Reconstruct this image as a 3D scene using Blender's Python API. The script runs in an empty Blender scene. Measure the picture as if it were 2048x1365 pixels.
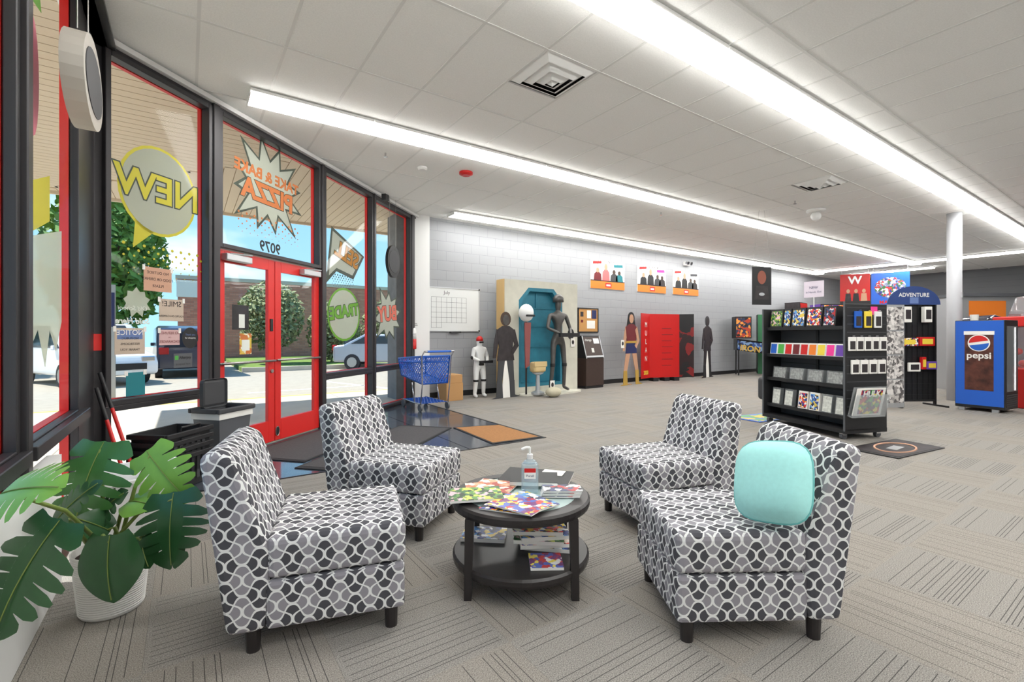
import bpy, bmesh, math, random
from mathutils import Vector, Matrix
random.seed(7)
PI = math.pi
SC = bpy.context.scene
COL = SC.collection
# ------------------------------------------------------------------ camera, light, exposure
cam_d = bpy.data.cameras.new('camera'); cam = bpy.data.objects.new('camera', cam_d); COL.objects.link(cam)
TH = math.radians(55.5)
CAM_H = 1.27
cam.location = (0, 0, CAM_H)
cam.rotation_euler = (PI/2, 0, TH - PI/2)
cam_d.sensor_width = 36; cam_d.lens = 946/2048*36
cam_d.shift_y = -(682.5-671)/2048
cam_d.clip_start = .05; cam_d.clip_end = 400
SC.camera = cam
SC.view_settings.view_transform = 'Standard'; SC.view_settings.look = 'None'
SC.view_settings.gamma = 1; SC.view_settings.use_curve_mapping = False
SC.view_settings.exposure = 1.3
TUBE = 7.0          # radiance of the fluorescent diffusers
W = bpy.data.worlds.new('sky'); SC.world = W; W.use_nodes = True
nt = W.node_tree; nt.nodes.clear()
wo = nt.nodes.new('ShaderNodeOutputWorld'); bg = nt.nodes.new('ShaderNodeBackground')
tc = nt.nodes.new('ShaderNodeTexCoord'); sep = nt.nodes.new('ShaderNodeSeparateXYZ')
rmp = nt.nodes.new('ShaderNodeValToRGB'); rmp.color_ramp.elements[0].position = 0.0; rmp.color_ramp.elements[1].position = .6
rmp.color_ramp.elements[0].color = (.24, .42, .54, 1); rmp.color_ramp.elements[1].color = (.07, .22, .46, 1)
nz = nt.nodes.new('ShaderNodeTexNoise'); nz.inputs['Scale'].default_value = 3.2; nz.inputs['Detail'].default_value = 7
mp = nt.nodes.new('ShaderNodeMapping'); mp.inputs['Scale'].default_value = (1, 1, 3.5)
cr = nt.nodes.new('ShaderNodeValToRGB'); cr.color_ramp.elements[0].position = .52; cr.color_ramp.elements[1].position = .74
mx = nt.nodes.new('ShaderNodeMix'); mx.data_type = 'RGBA'
L = nt.links.new
L(tc.outputs['Generated'], sep.inputs[0]); L(sep.outputs['Z'], rmp.inputs[0])
L(tc.outputs['Generated'], mp.inputs[0]); L(mp.outputs[0], nz.inputs['Vector']); L(nz.outputs[0], cr.inputs[0])
L(cr.outputs[0], mx.inputs[0]); L(rmp.outputs[0], mx.inputs[6]); mx.inputs[7].default_value = (.55, .57, .60, 1)
L(mx.outputs[2], bg.inputs[0]); bg.inputs[1].default_value = 1.0
L(bg.outputs[0], wo.inputs[0])
sun_d = bpy.data.lights.new('sun', 'SUN'); sun_d.energy = 3.0; sun_d.angle = .009; sun_d.color = (1, .96, .9)
sun = bpy.data.objects.new('sun', sun_d); COL.objects.link(sun)
sun.rotation_euler = Vector((-1.8, 1.0, 3.7)).to_track_quat('Z', 'Y').to_euler()
sun.location = (-8, 12, 20)

# ------------------------------------------------------------------ materials
MATS = {}
def S(r, g, b):      # sRGB 0-255 -> linear
    f = lambda c: (c/255/12.92) if c/255 <= .04045 else ((c/255+.055)/1.055)**2.4
    return (f(r), f(g), f(b), 1)
def mat(name, col, rough=.6, metal=0, emit=0, noise=0, nscale=40, bump=0, coat=0, alpha=1):
    if name in MATS: return MATS[name]
    m = bpy.data.materials.new(name); m.use_nodes = True
    n = m.node_tree; b = n.nodes['Principled BSDF']
    b.inputs['Base Color'].default_value = col; b.inputs['Roughness'].default_value = rough; b.inputs['Metallic'].default_value = metal
    if coat: b.inputs['Coat Weight'].default_value = coat; b.inputs['Coat Roughness'].default_value = .08
    if alpha < 1: b.inputs['Alpha'].default_value = alpha
    if emit:
        b.inputs['Emission Color'].default_value = col; b.inputs['Emission Strength'].default_value = emit
    if noise or bump:
        t = n.nodes.new('ShaderNodeTexCoord'); q = n.nodes.new('ShaderNodeTexNoise'); q.inputs['Scale'].default_value = nscale; q.inputs['Detail'].default_value = 4
        n.links.new(t.outputs['Object'], q.inputs['Vector'])
        if noise:
            r = n.nodes.new('ShaderNodeMapRange'); r.inputs[1].default_value = .25; r.inputs[2].default_value = .75
            r.inputs[3].default_value = 1-noise; r.inputs[4].default_value = 1+noise
            v = n.nodes.new('ShaderNodeMix'); v.data_type = 'RGBA'; v.blend_type = 'MULTIPLY'; v.inputs[0].default_value = 1
            n.links.new(q.outputs[0], r.inputs[0]); v.inputs[6].default_value = col; n.links.new(r.outputs[0], v.inputs[7]); n.links.new(v.outputs[2], b.inputs['Base Color'])
        if bump:
            k = n.nodes.new('ShaderNodeBump'); k.inputs['Strength'].default_value = bump; k.inputs['Distance'].default_value = .01
            n.links.new(q.outputs[0], k.inputs['Height']); n.links.new(k.outputs[0], b.inputs['Normal'])
    MATS[name] = m
    return m
class NT:            # small node helper for maths
    def __init__(s, m): s.n = m.node_tree; s.b = s.n.nodes['Principled BSDF']
    def math(s, op, a, b=0., c=None):
        q = s.n.nodes.new('ShaderNodeMath'); q.operation = op
        for i, x in enumerate((a, b) + ((c,) if c is not None else ())):
            if hasattr(x, 'default_value') or hasattr(x, 'is_linked'): s.n.links.new(x, q.inputs[i])
            else: q.inputs[i].default_value = x
        return q.outputs[0]
    def mix(s, f, a, b):
        q = s.n.nodes.new('ShaderNodeMix'); q.data_type = 'RGBA'
        for i, x in ((0, f), (6, a), (7, b)):
            if hasattr(x, 'is_linked'): s.n.links.new(x, q.inputs[i])
            else: q.inputs[i].default_value = x
        return q.outputs[2]
    def node(s, t): return s.n.nodes.new(t)
    def link(s, a, b): s.n.links.new(a, b)
def new_mat(name, rough=.7):
    m = bpy.data.materials.new(name); m.use_nodes = True; m.node_tree.nodes['Principled BSDF'].inputs['Roughness'].default_value = rough
    MATS[name] = m
    return m, NT(m)
# chair fabric: two crossing families of waves
m, k = new_mat('fabric', .85)
uv = k.node('ShaderNodeUVMap'); sp = k.node('ShaderNodeSeparateXYZ'); k.link(uv.outputs[0], sp.inputs[0])
U = k.math('DIVIDE', sp.outputs[0], .060); V = k.math('DIVIDE', sp.outputs[1], .0615)
AMP = .45
def wave(t):
    c_ = k.math('COSINE', k.math('MULTIPLY', t, PI))
    return k.math('MULTIPLY', k.math('MULTIPLY', c_, k.math('SUBTRACT', 1.45, k.math('MULTIPLY', .45, k.math('MULTIPLY', c_, c_)))), AMP)
cu = wave(U); cv = wave(V)
w1 = k.math('PINGPONG', U, 1.); w2 = k.math('PINGPONG', V, 1.)
d1 = k.math('SUBTRACT', w1, k.math('SUBTRACT', .5, cv)); d2 = k.math('SUBTRACT', w2, k.math('ADD', .5, cu))
def norm(d, t):
    sl = k.math('MULTIPLY', k.math('SINE', k.math('MULTIPLY', t, PI)), AMP*PI*1.3)
    return k.math('DIVIDE', k.math('ABSOLUTE', d), k.math('SQRT', k.math('ADD', 1., k.math('MULTIPLY', sl, sl))))
dist = k.math('MINIMUM', norm(d1, V), norm(d2, U))
line = k.math('LESS_THAN', dist, .052)
dark = k.math('LESS_THAN', d2, 0.)
c = k.mix(dark, S(142, 139, 146), S(72, 72, 78))
k.link(k.mix(line, c, S(226, 227, 226)), k.b.inputs['Base Color'])
# carpet tile: uv.x across the tufted lines, uv.y along them
m, k = new_mat('carpet', .95)
uv = k.node('ShaderNodeUVMap'); sp = k.node('ShaderNodeSeparateXYZ'); k.link(uv.outputs[0], sp.inputs[0])
cell = k.math('FLOOR', k.math('MULTIPLY', sp.outputs[0], 36.)); fr = k.math('FRACT', k.math('MULTIPLY', sp.outputs[0], 36.))
wn = k.node('ShaderNodeTexWhiteNoise'); wn.noise_dimensions = '1D'; k.link(cell, wn.inputs['W'])
on = k.math('GREATER_THAN', wn.outputs[0], .62)
ln = k.math('LESS_THAN', k.math('ABSOLUTE', k.math('SUBTRACT', fr, .5)), .085)
along = k.math('LESS_THAN', k.math('ABSOLUTE', k.math('SUBTRACT', k.math('FRACT', sp.outputs[1]), .5)), .47)
ln = k.math('MULTIPLY', k.math('MULTIPLY', ln, on), along)
n1 = k.node('ShaderNodeTexNoise'); n1.inputs['Scale'].default_value = 230; n1.inputs['Detail'].default_value = 3
tcx = k.node('ShaderNodeTexCoord'); k.link(tcx.outputs['Object'], n1.inputs['Vector'])
n2 = k.node('ShaderNodeTexNoise'); n2.inputs['Scale'].default_value = .6; k.link(tcx.outputs['Object'], n2.inputs['Vector'])
rr = k.node('ShaderNodeValToRGB'); rr.color_ramp.elements[0].position = .3; rr.color_ramp.elements[1].position = .7
rr.color_ramp.elements[0].color = S(94, 91, 88); rr.color_ramp.elements[1].color = S(172, 167, 160); k.link(n1.outputs[0], rr.inputs[0])
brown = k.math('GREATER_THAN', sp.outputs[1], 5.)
sheen_tint = k.mix(brown, rr.outputs[0], k.mix(.06, rr.outputs[0], S(178, 150, 112)))  # pile sheen painted in: tiles turned the other way get a browner tint
k.link(k.mix(k.math('MULTIPLY', ln, .85), sheen_tint, S(46, 44, 44)), k.b.inputs['Base Color'])
bp = k.node('ShaderNodeBump'); bp.inputs['Strength'].default_value = .5; bp.inputs['Distance'].default_value = .004
k.link(n1.outputs[0], bp.inputs['Height']); k.link(bp.outputs[0], k.b.inputs['Normal'])
# painted concrete block wall
def block_mat(name, col):
    m, k = new_mat(name, .55)
    t = k.node('ShaderNodeTexCoord'); mp = k.node('ShaderNodeMapping'); mp.inputs['Rotation'].default_value = (PI/2, 0, 0)
    k.link(t.outputs['Object'], mp.inputs[0])
    b = k.node('ShaderNodeTexBrick'); b.inputs['Scale'].default_value = 1; b.inputs['Brick Width'].default_value = .4; b.inputs['Row Height'].default_value = .2
    b.inputs['Mortar Size'].default_value = .006; b.inputs['Mortar Smooth'].default_value = .6
    k.link(mp.outputs[0], b.inputs['Vector']); b.inputs['Color1'].default_value = col; b.inputs['Color2'].default_value = col
    b.inputs['Mortar'].default_value = tuple(x*.8 for x in col[:3]) + (1,)
    k.link(b.outputs[0], k.b.inputs['Base Color'])
    bp = k.node('ShaderNodeBump'); bp.inputs['Strength'].default_value = .35; bp.inputs['Distance'].default_value = .006; bp.invert = True
    k.link(b.outputs['Fac'], bp.inputs['Height']); k.link(bp.outputs[0], k.b.inputs['Normal'])
    return m
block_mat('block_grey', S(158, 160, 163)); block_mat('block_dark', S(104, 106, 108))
def brick_mat():
    m, k = new_mat('brick', .85)
    t = k.node('ShaderNodeTexCoord'); mp = k.node('ShaderNodeMapping'); mp.inputs['Rotation'].default_value = (PI/2, 0, 0)
    k.link(t.outputs['Object'], mp.inputs[0])
    b = k.node('ShaderNodeTexBrick'); b.inputs['Scale'].default_value = 1; b.inputs['Brick Width'].default_value = .3; b.inputs['Row Height'].default_value = .1; b.inputs['Mortar Size'].default_value = .008
    k.link(mp.outputs[0], b.inputs['Vector']); b.inputs['Color1'].default_value = S(206, 142, 120); b.inputs['Color2'].default_value = S(182, 118, 100); b.inputs['Mortar'].default_value = S(160, 130, 115)
    k.link(b.outputs[0], k.b.inputs['Base Color'])
brick_mat()
# printed art: coloured cells
def art(name, cols, scale=9, rough=.35, warp=.6):
    scale = scale*1.9
    if name in MATS: return MATS[name]
    m, k = new_mat(name, rough)
    t = k.node('ShaderNodeTexCoord'); n = k.node('ShaderNodeTexNoise'); n.inputs['Scale'].default_value = scale*.7; n.inputs['Detail'].default_value = 3
    k.link(t.outputs['Object'], n.inputs['Vector'])
    a = k.node('ShaderNodeVectorMath'); a.operation = 'SCALE'; k.link(n.outputs['Color'], a.inputs[0]); a.inputs['Scale'].default_value = warp/scale*3
    b = k.node('ShaderNodeVectorMath'); b.operation = 'ADD'; k.link(t.outputs['Object'], b.inputs[0]); k.link(a.outputs[0], b.inputs[1])
    v = k.node('ShaderNodeTexVoronoi'); v.inputs['Scale'].default_value = scale; k.link(b.outputs[0], v.inputs['Vector'])
    s = k.node('ShaderNodeSeparateColor'); k.link(v.outputs['Color'], s.inputs[0])
    r = k.node('ShaderNodeValToRGB'); r.color_ramp.interpolation = 'CONSTANT'
    e = r.color_ramp.elements
    while len(e) < len(cols): e.new(.5)
    for i, cc in enumerate(cols): e[i].position = i/len(cols); e[i].color = S(*cc)
    k.link(s.outputs[0], r.inputs[0]); k.link(r.outputs[0], k.b.inputs['Base Color'])
    return m
def glass_mat(name, tint=(1, 1, 1, 1), refl=.06, body=0):
    m = bpy.data.materials.new(name); m.use_nodes = True; n = m.node_tree; n.nodes.clear()
    o = n.nodes.new('ShaderNodeOutputMaterial'); t = n.nodes.new('ShaderNodeBsdfTransparent'); t.inputs[0].default_value = tint
    g = n.nodes.new('ShaderNodeBsdfGlossy'); g.inputs['Roughness'].default_value = .02
    f = n.nodes.new('ShaderNodeLayerWeight'); f.inputs[0].default_value = .25
    r = n.nodes.new('ShaderNodeMapRange'); r.inputs[3].default_value = refl*.5; r.inputs[4].default_value = min(1, refl*3)
    s = n.nodes.new('ShaderNodeMixShader'); n.links.new(f.outputs['Fresnel'], r.inputs[0]); n.links.new(r.outputs[0], s.inputs[0])
    n.links.new(t.outputs[0], s.inputs[1]); n.links.new(g.outputs[0], s.inputs[2]); last = s
    if body:
        d = n.nodes.new('ShaderNodeBsdfDiffuse'); d.inputs[0].default_value = tint; s2 = n.nodes.new('ShaderNodeMixShader'); s2.inputs[0].default_value = body
        n.links.new(s.outputs[0], s2.inputs[1]); n.links.new(d.outputs[0], s2.inputs[2]); last = s2
    n.links.new(last.outputs[0], o.inputs[0]); MATS[name] = m
    return m
glass_mat('glass', (.97, .985, .98, 1), .008); glass_mat('clear_plastic', (.95, .97, .98, 1), .12, .12); glass_mat('gel', (.86, .94, .98, 1), .12, .18)
glass_mat('vinyl_pale', (.80, .80, .70, 1), .02, .55)
mat('white', S(236, 236, 234), .5); mat('ceil_tile', S(242, 242, 239), .9, noise=.05, nscale=90, bump=.15); mat('tbar', S(226, 226, 223), .5)
mat('bronze', S(58, 56, 58), .4, .3); mat('red_frame', S(214, 38, 34), .4); mat('black', S(28, 28, 30), .5); mat('black_gloss', S(22, 22, 24), .18)
mat('wood_dark', S(40, 36, 36), .35); mat('steel', S(170, 168, 165), .35, .9); mat('chrome', S(205, 205, 208), .18, 1); mat('grey_plastic', S(88, 90, 94), .5)
mat('dark_grey', S(62, 63, 66), .6); mat('rubber', S(38, 38, 40), .8); mat('red', S(204, 30, 28), .4); mat('blue', S(36, 98, 196), .35)
mat('diffuser', (1, .99, .96, 1), .4, emit=TUBE); mat('cardboard', S(190, 145, 95), .85); mat('paper', S(238, 236, 230), .8); mat('orange', S(236, 128, 40), .5)
mat('tan', S(205, 180, 130), .8); mat('skin', S(196, 150, 120), .6); mat('brown', S(70, 52, 42), .5); mat('gold', S(206, 168, 80), .4, .4)
mat('soil', S(40, 30, 24), .95); mat('frost', S(176, 196, 194), .3); mat('pink', S(240, 60, 150), .7); mat('yellow', S(238, 210, 70), .5)
mat('green', S(80, 170, 70), .5); mat('navy', S(30, 40, 90), .5); mat('maroon', S(110, 28, 34), .5); mat('purple', S(110, 70, 170), .5)
mat('pale_teal', S(166, 226, 222), .85, noise=.04, nscale=60); mat('concrete', S(196, 188, 174), .9, noise=.06, nscale=3)
mat('asphalt', S(172, 163, 148), .95, noise=.08, nscale=6); mat('line_white', S(240, 240, 236), .8); mat('line_yellow', S(226, 196, 96), .8); mat('grass', S(112, 138, 60), .95, noise=.3, nscale=5)
mat('leaf_a', S(66, 116, 56), .35, noise=.12, nscale=14); mat('leaf_b', S(120, 170, 64), .35, noise=.12, nscale=14); mat('leaf_c', S(46, 88, 50), .3, noise=.12, nscale=14)
mat('stem', S(120, 138, 66), .5); mat('pot', S(228, 227, 222), .45); mat('tile_dark', S(70, 76, 86), .12, noise=.25, nscale=3, coat=.3)
mat('mat_grey', S(74, 72, 74), .95, noise=.2, nscale=60); mat('coir', S(156, 110, 66), .95, noise=.15, nscale=50)
mat('soffit', S(214, 196, 172), .6); mat('bark', S(90, 76, 64), .9); mat('tree_a', S(104, 142, 56), .7, noise=.3, nscale=3); mat('tree_b', S(140, 148, 100), .7, noise=.35, nscale=4)
mat('car_white', S(238, 238, 238), .25, coat=.6); mat('car_dark', S(62, 66, 82), .25, .3, coat=.6); mat('car_silver', S(160, 166, 176), .25, .5, coat=.6); mat('car_glass', S(40, 50, 60), .08)
mat('tail_red', S(190, 20, 20), .3); mat('teal_door', S(40, 118, 140), .55, noise=.25, nscale=4); mat('plaster', S(206, 204, 190), .8, noise=.08, nscale=5); mat('wood_light', S(214, 178, 120), .7)
mat('steel_dark', S(92, 90, 88), .45, .6, noise=.2, nscale=8); mat('laminate', S(62, 46, 40), .45, noise=.1, nscale=20); mat('cork', S(196, 146, 88), .9); mat('art_red', S(196, 22, 20), .4)
mat('decal_yellow', S(214, 198, 50), .6); mat('decal_orange', S(206, 116, 60), .6); mat('decal_dark', S(70, 76, 66), .6); mat('decal_green', S(104, 160, 40), .6); mat('decal_lime', S(190, 214, 130), .6)
mat('decal_cream', S(196, 196, 170), .6); mat('decal_gold', S(186, 120, 24), .6); mat('decal_salmon', S(222, 110, 92), .6); mat('decal_paper', S(196, 178, 160), .7); mat('decal_peach', S(206, 160, 134), .7)
mat('decal_teal', S(26, 122, 132), .6); mat('decal_blue', S(100, 122, 172), .6); mat('pepsi_blue', S(38, 96, 196), .3); mat('frame_alu', S(190, 192, 194), .35, .6); mat('darkart', S(46, 40, 42), .5, noise=.5, nscale=9)
M = lambda n: MATS[n]

# ------------------------------------------------------------------ mesh helpers
class MB:
    def __init__(s): s.v = []; s.f = []
    def add(s, vs, fs, T=None):
        o = len(s.v)
        s.v += [tuple(T @ Vector(p)) for p in vs] if T else [tuple(p) for p in vs]
        s.f += [tuple(i+o for i in q) for q in fs]; return s
    def box(s, x0, x1, y0, y1, z0, z1, T=None):
        return s.add([(x0,y0,z0),(x1,y0,z0),(x1,y1,z0),(x0,y1,z0),(x0,y0,z1),(x1,y0,z1),(x1,y1,z1),(x0,y1,z1)],
                     [(0,3,2,1),(4,5,6,7),(0,1,5,4),(1,2,6,5),(2,3,7,6),(3,0,4,7)], T)
    def prism(s, poly, a, b, plane='xy', T=None):   # extrude 2d polygon; plane xz extrudes along y
        n = len(poly)
        if plane == 'xy': lo = [(x, y, a) for x, y in poly]; hi = [(x, y, b) for x, y in poly]
        elif plane == 'xz': lo = [(x, a, y) for x, y in poly]; hi = [(x, b, y) for x, y in poly]
        else: lo = [(a, x, y) for x, y in poly]; hi = [(b, x, y) for x, y in poly]
        return s.add(lo+hi, [tuple(range(n-1, -1, -1)), tuple(range(n, 2*n))] + [(i, (i+1) % n, n+(i+1) % n, n+i) for i in range(n)], T)
    def cyl(s, p, q, r, r2=None, n=12, cap=True):
        p, q = Vector(p), Vector(q); r2 = r if r2 is None else r2
        d = (q-p).normalized(); a = d.orthogonal().normalized(); b = d.cross(a)
        vs = []
        for c, rr in ((p, r), (q, r2)):
            for i in range(n):
                t = 2*PI*i/n; vs.append(c + a*(rr*math.cos(t)) + b*(rr*math.sin(t)))
        fs = [(i, (i+1) % n, n+(i+1) % n, n+i) for i in range(n)]
        if cap: fs += [tuple(range(n-1, -1, -1)), tuple(range(n, 2*n))]
        return s.add(vs, fs)
    def tube(s, pts, r, n=8):
        pts = [Vector(p) for p in pts]; rs = r if isinstance(r, (list, tuple)) else [r]*len(pts)
        vs = []; up = None
        for i, p in enumerate(pts):
            d = (pts[min(i+1, len(pts)-1)] - pts[max(i-1, 0)]).normalized()
            a = (up - d*up.dot(d)).normalized() if up and (up - d*up.dot(d)).length > 1e-4 else d.orthogonal().normalized()
            up = a; b = d.cross(a)
            for j in range(n):
                t = 2*PI*j/n; vs.append(p + a*(rs[i]*math.cos(t)) + b*(rs[i]*math.sin(t)))
        fs = [(i*n+j, i*n+(j+1) % n, (i+1)*n+(j+1) % n, (i+1)*n+j) for i in range(len(pts)-1) for j in range(n)]
        fs += [tuple(range(n-1, -1, -1)), tuple(range((len(pts)-1)*n, len(pts)*n))]
        return s.add(vs, fs)
    def lathe(s, prof, n=24, T=None, sx=1, sy=1, ring=False):
        vs = []; fs = []
        if ring: prof = list(prof)+[prof[0]]
        for r, z in prof:
            for j in range(n):
                t = 2*PI*j/n; vs.append((r*math.cos(t)*sx, r*math.sin(t)*sy, z))
        for i in range(len(prof)-1):
            for j in range(n): fs.append((i*n+j, i*n+(j+1) % n, (i+1)*n+(j+1) % n, (i+1)*n+j))
        if not ring: fs.append(tuple(range(n-1, -1, -1))); fs.append(tuple(range((len(prof)-1)*n, len(prof)*n)))
        return s.add(vs, fs, T)
    def ball(s, c, r, n=12, sx=1, sy=1, sz=1):
        pr = [(max(1e-4, math.sin(PI*i/8)), -math.cos(PI*i/8)) for i in range(9)]
        return s.lathe(pr, n, Matrix.Translation(c) @ Matrix.Diagonal((r*sx, r*sy, r*sz, 1)))
    def build(s, name, m, parent=None, bevel=0, seg=2, smooth=False, uv=None, loc=None, rz=0):
        me = bpy.data.meshes.new(name); me.from_pydata(s.v, [], s.f); me.update()
        if bevel or smooth or uv:
            bm = bmesh.new(); bm.from_mesh(me)
            if bevel:
                es = [e for e in bm.edges if len(e.link_faces) == 2 and e.calc_face_angle(0) > .5]
                bmesh.ops.bevel(bm, geom=es, offset=bevel, segments=seg, profile=.5, affect='EDGES')
            if uv:
                bm.normal_update(); ul = bm.loops.layers.uv.new('UVMap')
                for f in bm.faces:
                    nn = f.normal; ax = max(range(3), key=lambda i: abs(nn[i]))
                    for lp in f.loops:
                        x, y, z = lp.vert.co
                        lp[ul].uv = (y, z) if ax == 0 else ((x, z) if ax == 1 else (y, x))
            bm.to_mesh(me); bm.free()
        if smooth:
            for p in me.polygons: p.use_smooth = True
        elif bevel:
            me.shade_smooth() if False else None
        me.materials.append(M(m) if isinstance(m, str) else m)
        return link(name, me, parent, loc, rz)
def link(name, me, parent=None, loc=None, rz=0):
    o = bpy.data.objects.new(name, me); COL.objects.link(o)
    if parent: o.parent = parent
    if loc: o.location = loc
    if rz: o.rotation_euler = (0, 0, rz)
    return o
def tag(o, label, cat, group=None):
    o['label'] = label; o['category'] = cat
    if group: o['group'] = group
    return o
def thing(name, label, cat, loc=(0, 0, 0), rz=0, group=None):
    o = bpy.data.objects.new(name, None); COL.objects.link(o); o.location = loc; o.rotation_euler = (0, 0, rz); o.empty_display_size = .1
    return tag(o, label, cat, group)
def struct(o): o['kind'] = 'structure'; return o
def sroot(name, loc=(0, 0, 0), rz=0):
    o = bpy.data.objects.new(name, None); COL.objects.link(o); o.location = loc; o.rotation_euler = (0, 0, rz); return struct(o)
def text_mb(txt, size, bold=0., shear=0., spacing=1.):      # centred text as flat faces in xy
    cu = bpy.data.curves.new('lettering', 'FONT'); cu.body = txt; cu.size = size; cu.align_x = 'CENTER'; cu.align_y = 'CENTER'
    cu.offset = bold; cu.shear = shear; cu.space_character = spacing; cu.resolution_u = 3
    o = bpy.data.objects.new('lettering', cu); COL.objects.link(o)
    dg = bpy.context.evaluated_depsgraph_get(); me = bpy.data.meshes.new_from_object(o.evaluated_get(dg))
    b = MB(); b.v = [tuple(v.co) for v in me.vertices]; b.f = [tuple(p.vertices) for p in me.polygons]
    bpy.data.objects.remove(o); bpy.data.curves.remove(cu); bpy.data.meshes.remove(me)
    return b
def text(txt, size, m, parent, cx, cz, y, mode='in', bold=0., rot=0., sx=1., shear=0., name='lettering', spacing=1.):
    # 'in': on a face looking along -y; 'out': on the outside of a pane (reads from +y side, mirrored from inside)
    b = text_mb(txt, size, bold, shear, spacing); q = MB(); cr, sr = math.cos(rot), math.sin(rot)
    for (x, yy, z) in b.v:
        x *= sx; X, Z = x*cr-yy*sr, x*sr+yy*cr
        if mode == 'out': X = -X
        q.v.append((cx+X, y, cz+Z))
    q.f = b.f
    return q.build(name, m, parent)
def clip(poly, nx, ny, d):       # keep points with nx*x+ny*y >= d
    out = []
    for i, p in enumerate(poly):
        q = poly[(i+1) % len(poly)]; a = nx*p[0]+ny*p[1]-d; b = nx*q[0]+ny*q[1]-d
        if a >= 0: out.append(p)
        if a*b < 0: t = a/(a-b); out.append((p[0]+(q[0]-p[0])*t, p[1]+(q[1]-p[1])*t))
    return out
def ell(cx, cy, rx, ry, n=20, a0=0, a1=2*PI): return [(cx+rx*math.cos(a0+(a1-a0)*i/n), cy+ry*math.sin(a0+(a1-a0)*i/n)) for i in range(n)]
def skin_mesh(pts, edges, radii, lvl=2):
    me = bpy.data.meshes.new('figure'); me.from_pydata(pts, edges, []); o = bpy.data.objects.new('figure', me); COL.objects.link(o)
    md = o.modifiers.new('s', 'SKIN'); sv = me.skin_vertices[0].data if me.skin_vertices else None
    if sv is None:
        bm = bmesh.new(); bm.from_mesh(me); bm.verts.layers.skin.verify(); bm.to_mesh(me); bm.free(); sv = me.skin_vertices[0].data
    for i, r in enumerate(radii): sv[i].radius = (r, r) if not isinstance(r, tuple) else r
    sv[0].use_root = True
    sub = o.modifiers.new('d', 'SUBSURF'); sub.levels = lvl; sub.render_levels = lvl
    dg = bpy.context.evaluated_depsgraph_get(); dg.update()
    out = bpy.data.meshes.new_from_object(o.evaluated_get(dg)); bpy.data.objects.remove(o)
    for p in out.polygons: p.use_smooth = True
    return out

# ------------------------------------------------------------------ room shell
CZ = 3.65; XL = -.57; YB = 8.8; XR = 23.7; YF = -4.0
A = math.radians(42); P0 = (XL, 4.95); SD = (math.cos(A), math.sin(A)); ND = (-math.sin(A), math.cos(A))
SLEN = (YB-4.95)/math.sin(A); XC = XL + SLEN*math.cos(A)
# inside of the chamfer: -(ND.p) >= -(ND.P0)
KN = (-ND[0], -ND[1], -(ND[0]*P0[0]+ND[1]*P0[1]))
floor = struct(MB().prism([(XL, YF), (XR, YF), (XR, YB), (XC, YB), (XL, 4.95)], -.1, -.008).build('floor', mat('subfloor', S(120, 118, 114), .9)))
T = .62; cnt = 0
rest = MB(); restuv = []
meshes = {}
def in_view(x, y): return y > .10*x - .4 and y > -4.2*x - 1.2 and (.566*x+.824*y) > .6
tiles = []
for i in range(-3, 37):
    for j in range(-2, 14):
        x0, y0 = 1.1 + i*T, 1.0 + j*T
        poly = [(x0, y0), (x0+T, y0), (x0+T, y0+T), (x0, y0+T)]
        poly = clip(clip(clip(poly, 1, 0, XL), -1, 0, -XR), 0, -1, -YB)
        poly = clip(poly, *KN)
        # leave out the dark tiled entrance triangle (y > 4.6 and x < 3.65)
        if len(poly) >= 3 and x0 < 3.65 and y0+T > 4.6:
            if x0+T <= 3.65: poly = clip(poly, 0, -1, -4.6)
            elif y0 >= 4.6: poly = clip(poly, 1, 0, 3.65)
            else: poly = [(x0, y0), (x0+T, y0), (x0+T, y0+T), (3.65, y0+T), (3.65, 4.6), (x0, 4.6)]
        if len(poly) < 3: continue
        cx, cy = x0+T/2, y0+T/2
        if not in_view(cx, cy): continue
        tiles.append((math.hypot(cx, cy), i, j, poly, x0, y0))
tiles.sort(key=lambda t: t[0])
def tile_mesh(poly, i, j, x0, y0, me=None):
    h = (i*7+j*13) % 6
    b = MB().prism([(x-x0, y-y0) for x, y in poly], -.008, 0)
    me = bpy.data.meshes.new('carpet_tile'); me.from_pydata(b.v, [], b.f); ul = me.uv_layers.new(name='UVMap')
    for lp in me.loops:
        x, y, z = me.vertices[lp.vertex_index].co; u, v = x/T, y/T
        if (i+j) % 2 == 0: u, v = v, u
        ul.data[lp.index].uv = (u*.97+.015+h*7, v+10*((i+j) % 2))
    me.materials.append(M('carpet')); return me
for n, (d, i, j, poly, x0, y0) in enumerate(tiles):
    if n < 300:
        key = ((i*7+j*13) % 6, (i+j) % 2) if len(poly) == 4 and abs(poly[0][0]-x0) < 1e-6 and abs(poly[2][0]-x0-T) < 1e-6 and abs(poly[2][1]-y0-T) < 1e-6 and abs(poly[0][1]-y0) < 1e-6 else None
        if key is None: me = tile_mesh(poly, i, j, x0, y0)
        else:
            if key not in meshes: meshes[key] = tile_mesh(poly, i, j, x0, y0)
            me = meshes[key]
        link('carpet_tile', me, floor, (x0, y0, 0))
    else:
        o = len(rest.v); rest.add([(x, y, 0) for x, y in poly], [tuple(range(len(poly)))])
        h = (i*7+j*13) % 6
        for x, y in poly:
            u, v = (x-x0)/T, (y-y0)/T
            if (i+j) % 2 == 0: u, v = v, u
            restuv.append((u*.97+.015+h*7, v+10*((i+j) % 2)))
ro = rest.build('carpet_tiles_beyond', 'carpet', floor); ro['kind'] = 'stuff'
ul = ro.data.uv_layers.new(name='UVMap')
for lp in ro.data.loops: ul.data[lp.index].uv = restuv[lp.vertex_index]
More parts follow.
